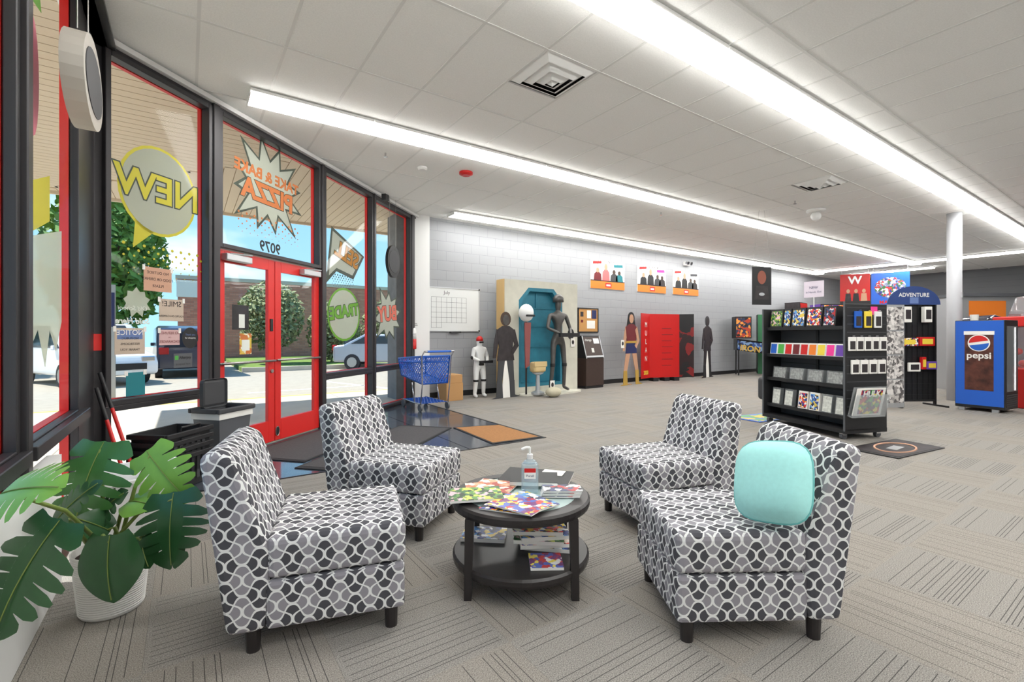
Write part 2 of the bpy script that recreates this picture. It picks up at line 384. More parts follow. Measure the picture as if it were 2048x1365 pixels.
# dark polished entrance tiles (large squares) inside the triangle
def tri_clip(poly):
    poly = clip(poly, *KN)
    if len(poly) > 2: poly = clip(poly, 0, 1, 4.6)
    if len(poly) > 2: poly = clip(poly, -1, 0, -3.65)
    return poly
for i in range(-1, 4):
    for j in range(0, 4):
        x0, y0 = -.57+i*1.055, 4.6+j*1.055
        g = .006
        poly = tri_clip([(x0+g, y0+g), (x0+1.055-g, y0+g), (x0+1.055-g, y0+1.055-g), (x0+g, y0+1.055-g)])
        if len(poly) > 2: MB().prism(poly, -.01, .002).build('entrance_tile', 'tile_dark', floor)
struct(MB().prism([(3.645, 4.59), (3.665, 4.59), (3.665, YB), (3.645, YB)], -.008, .006).build('trim_1', 'black'))
struct(MB().prism([(XL, 4.585), (3.665, 4.585), (3.665, 4.605), (XL, 4.605)], -.008, .006).build('trim_2', 'black'))
# walls
wb = struct(MB().box(XC+.30, XR+.2, YB, YB+.25, 0, CZ+.1).build('wall_back', 'block_grey'))
struct(MB().box(XC-.02, XC+.30, YB-.06, YB+.25, 0, CZ+.1).build('trim_3', 'white'))
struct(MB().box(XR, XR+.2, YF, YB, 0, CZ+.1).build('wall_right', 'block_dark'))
struct(MB().box(XL-.2, XR+.2, YF-.2, YF, 0, CZ+.1).build('wall_front', 'block_grey'))
struct(MB().box(XC+.3, XR, YB-.015, YB, 0, .11).build('baseboard_back', 'black'))
struct(MB().box(XR-.015, XR, YF, YB, 0, .11).build('baseboard_right', 'black'))
# ceiling: slab, T-bars, tiles
ceil = struct(MB().prism([(XL-.2, YF), (XR, YF), (XR, YB), (XC, YB), (XL-.2, 4.95)], CZ+.03, CZ+.12).build('ceiling', 'white'))
TX, TY = .6, 1.2; GX0, GY0 = .674-.6*4, 4.28-1.2*5
vents = [(2.474, 3.08), (7.874, 3.08)]     # lower-left corners of the two diffuser cells
ct = []
for i in range(0, 45):
    for j in range(0, 11):
        x0, y0 = GX0+i*TX, GY0+j*TY; g = .012
        poly = clip(clip(clip([(x0+g, y0+g), (x0+TX-g, y0+g), (x0+TX-g, y0+TY-g), (x0+g, y0+TY-g)], *KN), 0, -1, -YB), 1, 0, XL)
        if len(poly) < 3 or not in_view(x0+.3, y0+.6) or x0 > XR-.3: continue
        if any(abs(x0-vx) < .1 and abs(y0-vy) < .1 for vx, vy in vents):
            poly = [(x0+g, y0+.6+g), (x0+TX-g, y0+.6+g), (x0+TX-g, y0+TY-g), (x0+g, y0+TY-g)]
        ct.append((math.hypot(x0, y0), poly, x0, y0))
ct.sort(key=lambda t: t[0]); full = None; far = MB()
for n, (d, poly, x0, y0) in enumerate(ct):
    if n >= 300: far.prism(poly, CZ+.004, CZ+.02); continue
    whole = len(poly) == 4 and abs(poly[2][0]-poly[0][0]-TX+.024) < 1e-5 and abs(poly[2][1]-poly[0][1]-TY+.024) < 1e-5
    if whole and full: link('ceiling_tile', full, ceil, (x0, y0, 0)); continue
    o = MB().prism([(x-x0, y-y0) for x, y in poly], CZ+.004, CZ+.02).build('ceiling_tile', 'ceil_tile', ceil, loc=(x0, y0, 0))
    if whole: full = o.data
if far.v: far.build('ceiling_tiles_beyond', 'ceil_tile', ceil)['kind'] = 'stuff'
for j in range(0, 11):
    y = GY0+j*TY
    if y > YB: continue
    xa = XL if y < 4.95 else XL+(y-4.95)/math.tan(A)
    MB().box(xa, XR, y-.012, y+.012, CZ, CZ+.03).build('grid_bar', 'tbar', ceil)
for i in range(0, 45):
    x = GX0+i*TX
    if x < XL or x > XR: continue
    y1 = YB if x > XC else 4.95+(x-XL)*math.tan(A)
    MB().box(x-.012, x+.012, YF, y1, CZ+.001, CZ+.03).build('grid_bar', 'tbar', ceil)

# ------------------------------------------------------------------ storefront (local x = along, y = outwards, z = up)
SF = dict(loc=(P0[0], P0[1], 0), rz=A)
def frame_rect(b, x0, x1, z0, z1, w, y0, y1):
    b.box(x0, x0+w, y0, y1, z0, z1); b.box(x1-w, x1, y0, y1, z0, z1); b.box(x0+w, x1-w, y0, y1, z0, z0+w); b.box(x0+w, x1-w, y0, y1, z1-w, z1)
def window(n, root_kw, x0, x1, zs, head=3.58):
    r = sroot('window_%d' % n, **root_kw)
    b = MB(); e = MB()
    for z0, z1 in zs: frame_rect(b, x0, x1, z0, z1, .045, -.06, .03); frame_rect(e, x0, x1, z0, z1, .05, .035, .075)
    b.build('frame', 'bronze', r, bevel=.004, seg=1); e.build('outer_frame', 'red_frame', r)
    for z0, z1 in zs: MB().box(x0+.03, x1-.03, .012, .02, z0+.03, z1-.03).build('pane', 'glass', r)
    return r
HD = 3.56
window(1, SF, .0, 1.0, [(.02, .70), (.70, HD)])
window(2, SF, 1.08, 2.74, [(2.17, HD)])
window(3, SF, 2.80, 4.10, [(.02, .70), (.70, HD)])
window(4, SF, 4.14, 5.50, [(.02, .70), (.70, HD)])
r = sroot('trim_4', **SF)      # mullion posts and the bulkhead above
for x0, x1 in ((1.0, 1.08), (2.74, 2.80), (4.10, 4.14), (5.50, 5.62)): MB().box(x0, x1, -.075, .05, 0, HD+.03).build('mullion', 'bronze', r, bevel=.006, seg=1)
MB().box(0, SLEN, -.05, .08, HD, HD+.035).build('head_channel', 'bronze', r)
MB().prism([(-.10, HD+.03), (.08, HD+.03), (.08, CZ+.03), (-.02, CZ+.03), (-.10, HD+.075)], 0, SLEN, 'yz').build('white_cove', 'white', r)
struct(MB().box(-.12, .0, -.02, .08, 0, CZ).build('trim_5', 'bronze', loc=SF['loc'], rz=A))   # corner post
struct(MB().box(1.08, 2.74, .0, .35, -.02, .012).build('trim_6', 'concrete', **{'loc': SF['loc'], 'rz': A}))  # threshold
# doors
DR = []
for n, (x0, x1, hinge) in enumerate(((1.085, 1.90, 0), (1.91, 2.735, 1))):
    d = sroot('door_%d' % (n+1), **SF)
    MB().box(x0, x0+.10, -.02, .025, .02, 2.15).build('stile', 'red_frame', d, bevel=.004, seg=1)
    MB().box(x1-.10, x1, -.02, .025, .02, 2.15).build('stile', 'red_frame', d, bevel=.004, seg=1)
    MB().box(x0+.10, x1-.10, -.02, .025, 2.03, 2.15).build('top_rail', 'red_frame', d)
    MB().box(x0+.10, x1-.10, -.02, .025, .02, .265).build('bottom_rail', 'red_frame', d)
    MB().box(x0+.095, x1-.095, -.002, .006, .26, 2.035).build('pane', 'glass', d)
    MB().tube([(x0+.03, -.045, .975), (x1-.03, -.06, .972)], .014).cyl((x0+.03, -.02, .975), (x0+.03, -.05, .975), .012).cyl((x1-.03, -.02, .972), (x1-.03, -.06, .972), .012).build('push_bar', 'steel', d, smooth=True)
    cx = x0+.05 if n == 0 else x1-.4
    c = MB().box(cx, cx+.34, -.10, -.02, 2.045, 2.115).build('door_closer', 'frame_alu', d, bevel=.008)
    MB().tube([(cx+.08, -.06, 2.12), (cx+.33, -.10, 2.135), (cx+.30, -.02, 2.15)], .010, 6).build('closer_arm', 'frame_alu', c)
    if n == 0: MB().cyl((x1-.05, -.02, .85), (x1-.05, -.035, .85), .022).build('lock_cylinder', 'steel', d)
    if n == 0: MB().box(x1-.075, x1-.035, -.03, -.02, 1.32, 1.46).build('hours_strip', 'black', d)
    else:
        MB().prism(ell(x0+.03, .13, .025, .05), -.03, -.02, 'xz').build('flush_bolt_plate', 'black', d); MB().tube([(x0+.03+.03*math.cos(t*PI/6), -.03, .13+.055*math.sin(t*PI/6)) for t in range(13)], .004, 6).build('flush_bolt_ring', 'steel', d)
# left wall: two glazed bays on the wall that runs along y
LW = dict(loc=(XL, 4.95, 0), rz=-PI/2)     # local x runs toward the camera (-y), local y = +x ... flipped below
def lwindow(n, ya, yb, wb_):
    r = sroot('window_%d' % n); x = XL
    b = MB(); e = MB()
    for z0, z1 in ((.02, .73), (.73, HD)):
        for (y0, y1, c0, c1) in ((ya, ya+.05, z0, z1), (yb-wb_, yb, z0, z1), (ya+.05, yb-wb_, z0, z0+.045), (ya+.05, yb-wb_, z1-.045, z1)):
            b.box(x-.07, x-.025, y0, y1, c0, c1); e.box(x-.12, x-.075, y0-.005, y1+.005, c0, c1)
    b.build('frame', 'bronze', r, bevel=.004, seg=1); e.build('outer_frame', 'red_frame', r)
    for z0, z1 in ((.02, .73), (.73, HD)): MB().box(x-.05, x-.042, ya+.03, yb-.03, z0+.03, z1-.03).build('pane', 'glass', r)
    MB().box(x-.025, x+.015, ya, yb, .70, .765).build('rail', 'bronze', r, bevel=.004, seg=1)
lwindow(5, 2.98, 4.40, .16); lwindow(6, 1.0, 2.90, .05)
struct(MB().box(XL-.06, XL, 2.90, 2.98, 0, HD).build('trim_7', 'bronze', bevel=.006, seg=1))
struct(MB().box(XL-.12, XL-.03, 4.42, 4.98, 0, HD).build('trim_8', 'bronze'))
struct(MB().box(XL-.2, XL+.02, YF, 1.0, 0, CZ).build('wall_left', 'white'))
r = sroot('trim_9'); MB().box(XL-.12, XL+.05, 1.0, 4.95, HD, CZ+.03).build('white_cove', 'white', r)
MB().box(XL-.1, XL+.10, 1.0, 4.95, HD, HD+.03).build('head_channel', 'bronze', r)
struct(MB().box(XL-.015, XL+.04, 1.0, 3.31, 0, .66).build('wall_left_low_panel', 'white'))
# ------------------------------------------------------------------ exterior ground, canopy, street
struct(MB().box(-60, 70, -20, 70, -.30, -.12).build('asphalt_ground', 'asphalt'))
struct(MB().prism([(-2.3, -6), (XL-.1, -6), (XL-.1, 4.95), (XC-.05, YB+.1), (14, YB+.3), (14, 10.9), (-2.3, 10.9)], -.14, -.02).build('sidewalk', 'concrete'))
for i in range(0, 7):
    x = -1.2+i*1.9
    struct(MB().box(x, x+.012, 6+i*.5, 10.9, -.021, -.0185).build('trim_%d' % (20+i), mat('joint', S(150, 142, 130), .9)))
for k_, (xa, ya, xb, yb) in enumerate(((.6, 11.6, 4.4, 11.9), (4.4, 11.9, 3.2, 15.5), (1.2, 12.9, 4.1, 13.1), (-6, 11.4, -7, 15.5), (7.2, 11.6, 6.2, 15.6))):
    d = Vector((xb-xa, yb-ya, 0)); nn = Vector((-d.y, d.x, 0)).normalized()*.06
    struct(MB().prism([(xa-nn.x, ya-nn.y), (xb-nn.x, yb-nn.y), (xb+nn.x, yb+nn.y), (xa+nn.x, ya+nn.y)], -.12, -.115).build('parking_stripe_%d' % (k_+1), 'line_white'))
struct(MB().box(-2.3, 14, 10.9, 11.05, -.14, -.02).build('kerb_near', 'line_yellow'))
struct(MB().box(1.7, 60, 20.2, 20.45, -.12, .05).build('kerb_far', 'concrete'))
struct(MB().box(1.7, 60, 20.45, 30.4, -.12, .04).build('verge', 'grass'))
# canopy soffit of narrow boards, mitred
def canopy():
    r = sroot('canopy'); ZS = 3.72
    MB().prism([(-2.1, -6), (-2.1, 11.0), (14, 11.0), (14, YB+.2), (XC, YB+.2), (XL-.1, 5.0), (XL-.1, -6)], ZS+.02, ZS+.5).build('deck', 'soffit', r)
    mit = lambda y: 1.5 + (y-6.8)*(-2.1-1.5)/(11-6.8)     # x of the mitre line at y
    y = 1.0
    while y < 10.95:                                         # boards along x on the left part
        x1 = XL-.1 if y < 4.95 else (min(XL-.1+(y-4.95)/math.tan(A)-.05, mit(y)) if y > 6.8 else XL-.1+(y-4.95)/math.tan(A)-.05)
        if y > 6.8: x1 = mit(y)
        if x1 > -2.05: MB().box(-2.1, x1, y+.006, y+.145, ZS, ZS+.02).build('soffit_board', 'soffit', r)
        y += .15
    x = -2.1
    while x < 9.0:
        y0 = 6.8 + (x-1.5)*(11-6.8)/(-2.1-1.5) if x < 1.5 else min(6.8+(x-1.5)*math.tan(A)+.1, YB+.25)
        if y0 < 10.9: MB().box(x+.006, x+.145, y0, 11.0, ZS, ZS+.02).build('soffit_board', 'soffit', r)
        x += .15
    MB().box(-2.15, 14, 11.0, 11.06, ZS-.05, ZS+.6).build('fascia', 'soffit', r); MB().box(-2.16, -2.1, -6, 11.0, ZS-.05, ZS+.6).build('fascia', 'soffit', r)
canopy()
c = thing('downlight', 'round recessed downlight in the outdoor soffit above the window', 'light', (-.95, 6.7, 3.70))
MB().lathe([(.10, 0), (.13, 0), (.13, .02), (.10, .02)], 24, ring=True).build('ring', 'frame_alu', c); MB().lathe([(.001, .03), (.11, .02)], 20).build('bowl', 'paper', c)
struct(MB().box(3.45, 3.95, 9.1, 9.6, -.12, 3.72).build('outside_pillar', mat('pillar_grey', S(120, 120, 122), .9, noise=.15, nscale=8)))
b = thing('brick_building', 'long low brick building across the car park', 'building', (0, 30.5, 0))
MB().box(-.4, 45, 0, 8, -.12, 4.25).build('wall', 'brick', b); MB().box(-.5, 45.1, -.05, 8.1, 4.25, 4.45).build('parapet', 'concrete', b)
MB().box(-.45, 1.6, -.03, 0, 3.3, 4.2).build('white_panel', 'paper', b)
# trees
def leaf_cloud(n, c, rx, ry, rz, size):
    b = MB(); rnd = random.Random(int(abs(c[0]*100+c[1]*10)))
    for i in range(n):
        while True:
            p = Vector((rnd.uniform(-1, 1), rnd.uniform(-1, 1), rnd.uniform(-1, 1)))
            if .25 < p.length < 1: break
        p = Vector((c[0]+p.x*rx, c[1]+p.y*ry, c[2]+p.z*rz))
        a = Vector((rnd.uniform(-1, 1), rnd.uniform(-1, 1), rnd.uniform(-1, 1))).normalized(); q = a.orthogonal().normalized()
        s = size*rnd.uniform(.6, 1.3); b.add([p-a*s, p-q*s*.5, p+a*s, p+q*s*.5], [(0, 1, 2, 3)])
    return b
def tree(x, y, h, rx, rz, lbl, m='tree_a', n=2600, size=.14, trunk=.12, cz=None):
    t = thing('tree', lbl, 'tree', (x, y, 0), group='trees outside the storefront')
    cz = cz or h-rz
    MB().tube([(0, 0, -.1), (.05, 0, cz*.6), (0, .05, cz)], [trunk, trunk*.8, trunk*.4], 8).build('trunk', 'bark', t, smooth=True)
    for k_ in range(4):
        a = k_*1.6+.4; MB().tube([(.02, 0, cz*.55), (math.cos(a)*rx*.4, math.sin(a)*rx*.4, cz), (math.cos(a)*rx*.7, math.sin(a)*rx*.7, cz+rz*.4)], [trunk*.5, trunk*.3, trunk*.12], 6).build('branch', 'bark', t)
    leaf_cloud(n, (0, 0, cz), rx, rx, rz, size).build('foliage', m, t)
tree(-2.6, 24.5, 7.6, 2.0, 3.2, 'tall bright green tree behind the white car', n=4200, size=.2)
tree(-7.6, 23.5, 6.0, 2.2, 2.6, 'bushy green tree at the far end of the car park beyond the left window', n=2600, size=.2)
tree(3.0, 22.6, 3.6, 1.3, 1.5, 'small dark-leaved tree in front of the brick building beside the dark car', 'tree_b', n=3000, size=.12)
def bush(x, y, h, r, lbl):
    t = thing('shrub', lbl, 'shrub', (x, y, 0), group='shrubs along the brick building')
    MB().tube([(0, 0, 0), (0, 0, h*.5)], .05, 6).build('stem', 'bark', t)
    leaf_cloud(3000, (0, 0, h*.52), r, r*.8, h*.5, .11).build('foliage', 'tree_b', t)
bush(5.6, 22.6, 2.8, 1.2, 'wide grey-green shrub seen through the right door leaf')
bush(8.3, 22.8, 3.0, 1.4, 'tall grey-green shrub behind the TRADE lettering')
bush(11.2, 23.0, 2.6, 1.4, 'grey-green shrub behind the silver car')
# cars
def car(name, lbl, loc, rz, body_m, Lc=4.5, Wd=1.8, Hh=1.5, van=False):
    t = thing(name, lbl, 'car', loc, rz)          # local +x = front
    h = Lc/2
    if van: prof = [(-h, .3), (h, .3), (h+.02, .62), (h-.1, .85), (h-.95, 1.02), (h-1.55, Hh-.03), (-h+.5, Hh), (-h+.05, Hh-.1), (-h, .9)]
    else: prof = [(-h, .32), (h, .3), (h+.02, .6), (h-.1, .78), (h-1.15, .95), (h-1.9, Hh-.03), (-h+1.3, Hh), (-h+.45, 1.02), (-h, .95)]
    MB().prism(prof, -Wd/2, Wd/2, 'xz').build('body', body_m, t, bevel=.09, seg=3, smooth=False)
    wp = [(h-1.03, 1.05), (h-1.62, Hh-.11), (-h+.6 if van else -h+1.35, Hh-.09), (-h+.35 if van else -h+.75, 1.05)]
    for s in (-1, 1): MB().prism(wp, s*(Wd/2-.01), s*(Wd/2+.006), 'xz').build('side_window', 'car_glass', t)
    a, b2 = Vector((h-.93, 0, 1.03)), Vector((h-1.53, 0, Hh-.07))
    MB().add([(a.x+.03, -Wd*.42, a.z), (a.x+.03, Wd*.42, a.z), (b2.x+.03, Wd*.38, b2.z), (b2.x+.03, -Wd*.38, b2.z)], [(0, 1, 2, 3)]).build('windscreen', 'car_glass', t)
    xr = -h-.012 if van else -h+.42
    MB().box(xr-.01, xr+.02, -Wd*.40, Wd*.40, 1.0, Hh-.2).build('rear_window', 'car_glass', t)
    MB().box(h-.02, h+.045, -Wd*.33, Wd*.33, .45, .62).build('grille', 'black', t); MB().box(h-.05, h+.05, -.26, .26, .33, .44).build('number_plate', 'paper', t)
    for s in (-1, 1):
        MB().box(h-.2, h+.0, s*Wd*.36-.16, s*Wd*.36+.16, .66, .80).build('headlight', 'chrome', t, bevel=.02)
        MB().box(-h-.03, -h+.1, s*Wd*.40-.13, s*Wd*.40+.13, .78, 1.0).build('tail_light', 'tail_red', t, bevel=.02)
        for xw in (h-.85, -h+.8):
            w = MB().cyl((xw, s*(Wd/2-.17), .32), (xw, s*(Wd/2+.02), .32), .32, n=20).build('wheel', 'rubber', t); MB().cyl((xw, s*(Wd/2+.0), .32), (xw, s*(Wd/2+.03), .32), .2, n=12).build('rim', 'steel', w)
        MB().box(h-1.3, h-1.12, s*(Wd/2+.02)-.07, s*(Wd/2+.02)+.07, 1.0, 1.12).build('door_mirror', body_m, t, bevel=.02)
    return t
car('car', 'white compact van parked facing the store beside the sign post', (-2.45, 18.4, -.12), math.radians(-64), 'car_white', 4.4, 1.85, 1.75, True)
car('car', 'dark blue-grey sport utility car parked with its tail lights toward the store', (-.02, 20.9, -.12), math.radians(94), 'car_dark', 4.5, 1.85, 1.7, True)
car('car', 'silver sedan parked by the kerb beyond the BUY lettering', (7.1, 18.9, -.12), math.radians(-38), 'car_silver', 4.5, 1.8, 1.45)
car('car', 'black hatchback parked far behind the white van', (-5.2, 26.0, -.12), math.radians(-60), 'black_gloss', 4.2, 1.8, 1.5)
p = thing('street_sign', 'perforated steel post with a blue parking sign beyond the corner window', 'sign', (-1.15, 11.7, -.12))
MB().box(-.03, .03, -.03, .03, 0, 2.35).build('post', 'steel', p); MB().box(-.28, .02, -.045, -.035, 1.55, 2.2).build('sign_plate', 'navy', p)

# ------------------------------------------------------------------ storefront decals
def decal_root(name, lbl): o = thing(name, lbl, 'window decal', **SF); return o
def poly_part(name, pts, m, parent, y): return MB().prism(pts, y, y+.0015, 'xz').build(name, m, parent)
def burst(cx, cz, r0, r1, n, seed, sx=1., sz=1.):
    rnd = random.Random(seed); out = []
    for i in range(2*n):
        a = PI*i/n+.2; r = (r1*rnd.uniform(.85, 1.15) if i % 2 == 0 else r0); out.append((cx+r*math.cos(a)*sx, cz+r*math.sin(a)*sz))
    return out
def dots(parent, cx, cz, w, h, m, n=9, rows=6, r=.014):
    b = MB()
    for j in range(rows):
        for i in range(n): b.prism(ell(cx-w/2+w*i/(n-1)+(j % 2)*w/n/2, cz-h*j/rows, r*(1-j/rows*.8), r*(1-j/rows*.8), 8), .022, .0235, 'xz')
    o = b.build('dot_field', m, parent); return o
d = decal_root('window_decal', 'round cream speech bubble decal with yellow NEW lettering on the corner window')
poly_part('outline', ell(.52, 2.56, .37, .40, 28), 'decal_yellow', d, .0255); poly_part('bubble', ell(.52, 2.56, .345, .375, 28), 'vinyl_pale', d, .024)
poly_part('tail', [(.3, 2.28), (.48, 2.2), (.28, 2.02)], 'decal_yellow', d, .0255)
text('NEW', .34, 'decal_dark', d, .52, 2.57, .0225, 'out', .02, .0); text('NEW', .34, 'decal_yellow', d, .52, 2.57, .0215, 'out', .008, .0)
dots(d, .55, 2.05, .7, .3, 'decal_yellow')
d = decal_root('window_decal', 'starburst decal reading TAKE & BAKE PIZZA in orange above the doors')
poly_part('outline', burst(1.86, 3.0, .36, .62, 12, 3, 1.0, .95), 'decal_dark', d, .0255); poly_part('burst', burst(1.86, 3.0, .32, .54, 12, 3, 1.0, .95), 'vinyl_pale', d, .024)
text('TAKE & BAKE', .17, 'decal_orange', d, 1.86, 3.12, .022, 'out', .006, .02); text('PIZZA', .30, 'decal_dark', d, 1.86, 2.90, .023, 'out', .020, .02); text('PIZZA', .30, 'decal_orange', d, 1.86, 2.90, .022, 'out', .012, .02)
dots(d, 1.86, 2.62, .9, .25, 'decal_orange')
d = decal_root('window_decal', 'dark house number 9079 above the double doors')
text('9079', .17, 'black', d, 1.88, 2.30, .022, 'out', .004)
d = decal_root('window_decal', 'tilted speech panel decal with gold SELL lettering')
poly_part('outline', [(2.94, 1.99), (3.20, 2.20), (3.64, 2.13), (3.95, 2.53), (3.08, 2.83)], 'decal_dark', d, .0255); poly_part('panel', [(3.02, 2.12), (3.20, 2.25), (3.61, 2.19), (3.88, 2.52), (3.11, 2.77)], 'vinyl_pale', d, .024)
text('SELL', .32, 'decal_dark', d, 3.47, 2.47, .023, 'out', .024, .25); text('SELL', .32, 'decal_gold', d, 3.47, 2.47, .022, 'out', .012, .25); dots(d, 3.35, 2.15, .5, .2, 'decal_dark')
d = decal_root('window_decal', 'round green speech bubble decal with TRADE lettering')
poly_part('outline', ell(3.40, 1.58, .42, .40, 26), 'decal_green', d, .0255); poly_part('bubble', ell(3.40, 1.58, .385, .365, 26), 'vinyl_pale', d, .024)
text('TRADE', .24, 'decal_dark', d, 3.40, 1.62, .023, 'out', .022, -.15); text('TRADE', .24, 'decal_green', d, 3.40, 1.62, .022, 'out', .012, -.15)
d = decal_root('window_decal', 'white starburst decal with salmon BUY lettering beside the block wall')
poly_part('outline', burst(4.72, 1.62, .34, .55, 10, 9, .95, .9), 'decal_dark', d, .0255); poly_part('burst', burst(4.72, 1.62, .30, .48, 10, 9, .95, .9), 'vinyl_pale', d, .024)
text('BUY', .36, 'decal_dark', d, 4.72, 1.64, .023, 'out', .024, -.1); text('BUY', .36, 'decal_salmon', d, 4.72, 1.64, .022, 'out', .014, -.1)
def notice(lbl, x0, x1, z0, z1, m, lines, tm='black', head=None):
    o = thing('notice', lbl, 'notice', **SF); h = z1-z0; n = len(lines); cx = (x0+x1)/2
    MB().box(x0, x1, -.002, .0, z0, z1).build('sheet', m, o)
    for i, (t, s) in enumerate(lines): text(t, s, tm if i or not head else 'paper', o, cx, z1-h*(i+.8)/(n+.6), .0005 if False else -.0035, 'out' if True else 'in')
    if head: MB().box(x0+.02, x1-.02, -.0028, -.002, z1-h*.42, z1-h*.08).build('heading_band', head, o)
    for sx in (x0, x1): MB().box(sx-.012, sx+.012, -.004, -.0022, z1-.03, z1+.015).build('tape', 'paper', o)
notice('brown notice reading NO OUTSIDE FOOD OR DRINKS PLEASE taped to the window', .35, .61, 1.66, 1.87, 'decal_peach', [('NO OUTSIDE', .034), ('FOOD OR DRINKS', .034), ('PLEASE', .034)])
notice('pale notice reading SMILE! YOU\'RE ON CAMERA taped to the window', .49, .73, 1.40, 1.60, 'decal_paper', [('SMILE!', .07), ('', .05), ("YOU'RE ON CAMERA", .026)])
notice('pinkish notice reading NO REFUNDS OR EXCHANGES', .49, .69, 1.18, 1.32, mat('decal_rose', S(206, 170, 168), .7), [('NO REFUNDS', .034), ('OR', .02), ('EXCHANGES', .034)], 'maroon')
notice('notice with a blue heading reading NOTICE NO PUBLIC RESTROOMS THANK YOU', .11, .36, 1.11, 1.33, 'decal_paper', [('NOTICE', .062), ('NO PUBLIC', .028), ('RESTROOMS', .028), ('THANK YOU', .028)], 'black', 'decal_blue')
o = thing('window_sticker', 'round black sticker low on the corner window pane', 'sticker', **SF); MB().prism(ell(.80, 1.245, .085, .1, 24), -.004, -.002, 'xz').build('disc', 'black', o); text('Thank you', .025, 'decal_blue', o, .8, 1.275, -.0045, 'in'); text('for shopping', .022, 'paper', o, .8, 1.245, -.0045, 'in')
o = thing('window_sticker', 'dark window sticker reading Afterpay accepted here', 'sticker', **SF); MB().box(.63, .82, -.004, -.002, .965, 1.1).build('sheet', 'grey_plastic', o); text('Afterpay', .036, 'black', o, .745, 1.06, -.0045, 'in', .001); text('accepted here', .026, 'black', o, .725, 1.0, -.0045, 'in'); MB().box(.64, .675, -.0045, -.004, 1.04, 1.08).build('green_mark', 'green', o)
o = thing('notice', 'plain teal sheet taped low on the corner window', 'notice', **SF); MB().box(.2, .36, -.004, -.002, .755, .955).build('sheet', 'decal_teal', o)
for sx in (.2, .36): MB().box(sx-.015, sx+.015, -.0055, -.004, .93, .97).build('tape', 'paper', o)
o = decal_root('window_decal', 'pale frosted emblem decal with Old School and Sold Here lettering'); poly_part('emblem', burst(.31, 1.56, .09, .13, 9, 4), 'vinyl_pale', o, .024); text('Old School', .055, 'paper', o, .28, 1.50, .022, 'out', 0, 0, 1, .2); text('Sold Here', .07, 'paper', o, .28, 1.39, .022, 'out', .002, 0, 1, .2)
o = thing('poster', 'yellow and white flyer taped to the left door leaf', 'poster', **SF); MB().box(1.43, 1.60, .03, .032, 1.06, 1.29).build('sheet', art('art_flyer', [(230, 190, 80), (240, 230, 200), (210, 120, 60)], 12), o); MB().box(1.46, 1.57, .028, .03, 1.10, 1.22).build('text_panel', 'paper', o)
o = thing('poster', 'dark poster with a small notice on the left door leaf', 'poster', **SF); MB().box(1.33, 1.56, .03, .032, 1.33, 1.60).build('sheet', 'darkart', o); MB().box(1.42, 1.50, .028, .03, 1.35, 1.50).build('text_panel', 'paper', o)
o = tag(MB().box(-.115, -.005, -.026, -.021, 1.15, 1.28).build('square_sign', 'red_frame', loc=SF['loc'], rz=A), 'small square red sign on the dark corner post', 'sign')
# coloured vinyl art on the left bays (plain shapes, outside of the glass)
def ldecal(lbl, pts, m): tag(MB().prism(pts, XL-.056, XL-.0545, 'yz').build('window_decal', m), lbl, 'window decal')
ldecal('pink and white vinyl shape on the left window nearest the plant', ell(2.35, 2.5, .22, .5, 20), 'vinyl_pale')
ldecal('pink vinyl shape high on the left window', ell(3.25, 2.55, .12, .3, 16), mat('decal_pink', S(236, 130, 150), .6))
ldecal('green vinyl leaf shape high on the left window', [(3.15, 2.9), (3.3, 3.2), (3.42, 2.95)], 'decal_green')
ldecal('yellow vinyl lettering panel on the left window', [(3.15, 2.0), (3.6, 2.15), (3.6, 1.9), (3.15, 1.75)], 'decal_yellow')
ldecal('pale frosted drip-edged vinyl shape on the left window', [(3.2, 1.75), (3.9, 1.9), (3.9, 1.35), (3.75, 1.18), (3.6, 1.3), (3.5, 1.1), (3.35, 1.3), (3.2, 1.2)], 'vinyl_pale')
# ------------------------------------------------------------------ ceiling fixtures
_lt = {}
def ceiling_light(x, y, alongy, lbl, grp):
    t = thing('ceiling_light', lbl, 'ceiling light', (x, y, CZ), PI/2 if alongy else 0, grp)
    if not _lt:
        a = MB().box(0, 1.2, -.16, .16, -.032, 0).build('housing', 'white', t, bevel=.006, seg=1)
        pr = [(-.15, -.03), (.15, -.03), (.145, -.05), (.125, -.066), (-.125, -.066), (-.145, -.05)]
        d = MB().prism(pr, .004, 1.196, 'yz').build('diffuser', 'diffuser', t); _lt.update(h=a.data, d=d.data)
    else:
        link('housing', _lt['h'], t); link('diffuser', _lt['d'], t)
    return t
for i in range(16):
    lt = ceiling_light(.5+i*1.205, 5.3, False, 'fluorescent ceiling light in the long row running from above the double doors', 'lights in the row starting above the doors')
    if i == 0: MB().box(-.006, .003, -.155, .155, -.072, -.02).build('end_plate', 'white', lt)
for i in range(17): ceiling_light(.05+i*1.205, 2.34, False, 'fluorescent ceiling light in the row passing over the column', 'lights in the row over the column')
for i in range(13):
    lt = ceiling_light(4.2+i*1.205, 8.2, False, 'fluorescent ceiling light in the row close to the grey block wall', 'lights in the row along the block wall')
    if i == 0: MB().box(-.006, .003, -.155, .155, -.072, -.02).build('end_plate', 'white', lt)
for i in range(10): ceiling_light(.05+i*1.205, -.62, False, 'added fluorescent ceiling light in the unseen row next to the seating', 'added lights in the unseen row beside the seating')  # row added out of view to brighten the seating area
for i in range(8): ceiling_light(.05+i*1.205, -3.0, False, 'added fluorescent ceiling light in the unseen row nearest the front wall', 'added lights in the unseen row by the front wall')  # second added row, also out of view, lifting the foreground light
for i in range(5): ceiling_light(19.2, 1.9+i*1.205, True, 'fluorescent ceiling light in the cross row beyond the column', 'lights in the cross row')
for i in range(2): ceiling_light(21.2, 5.2+i*1.205, True, 'fluorescent ceiling light in the short row above the far posters', 'lights above the far posters')
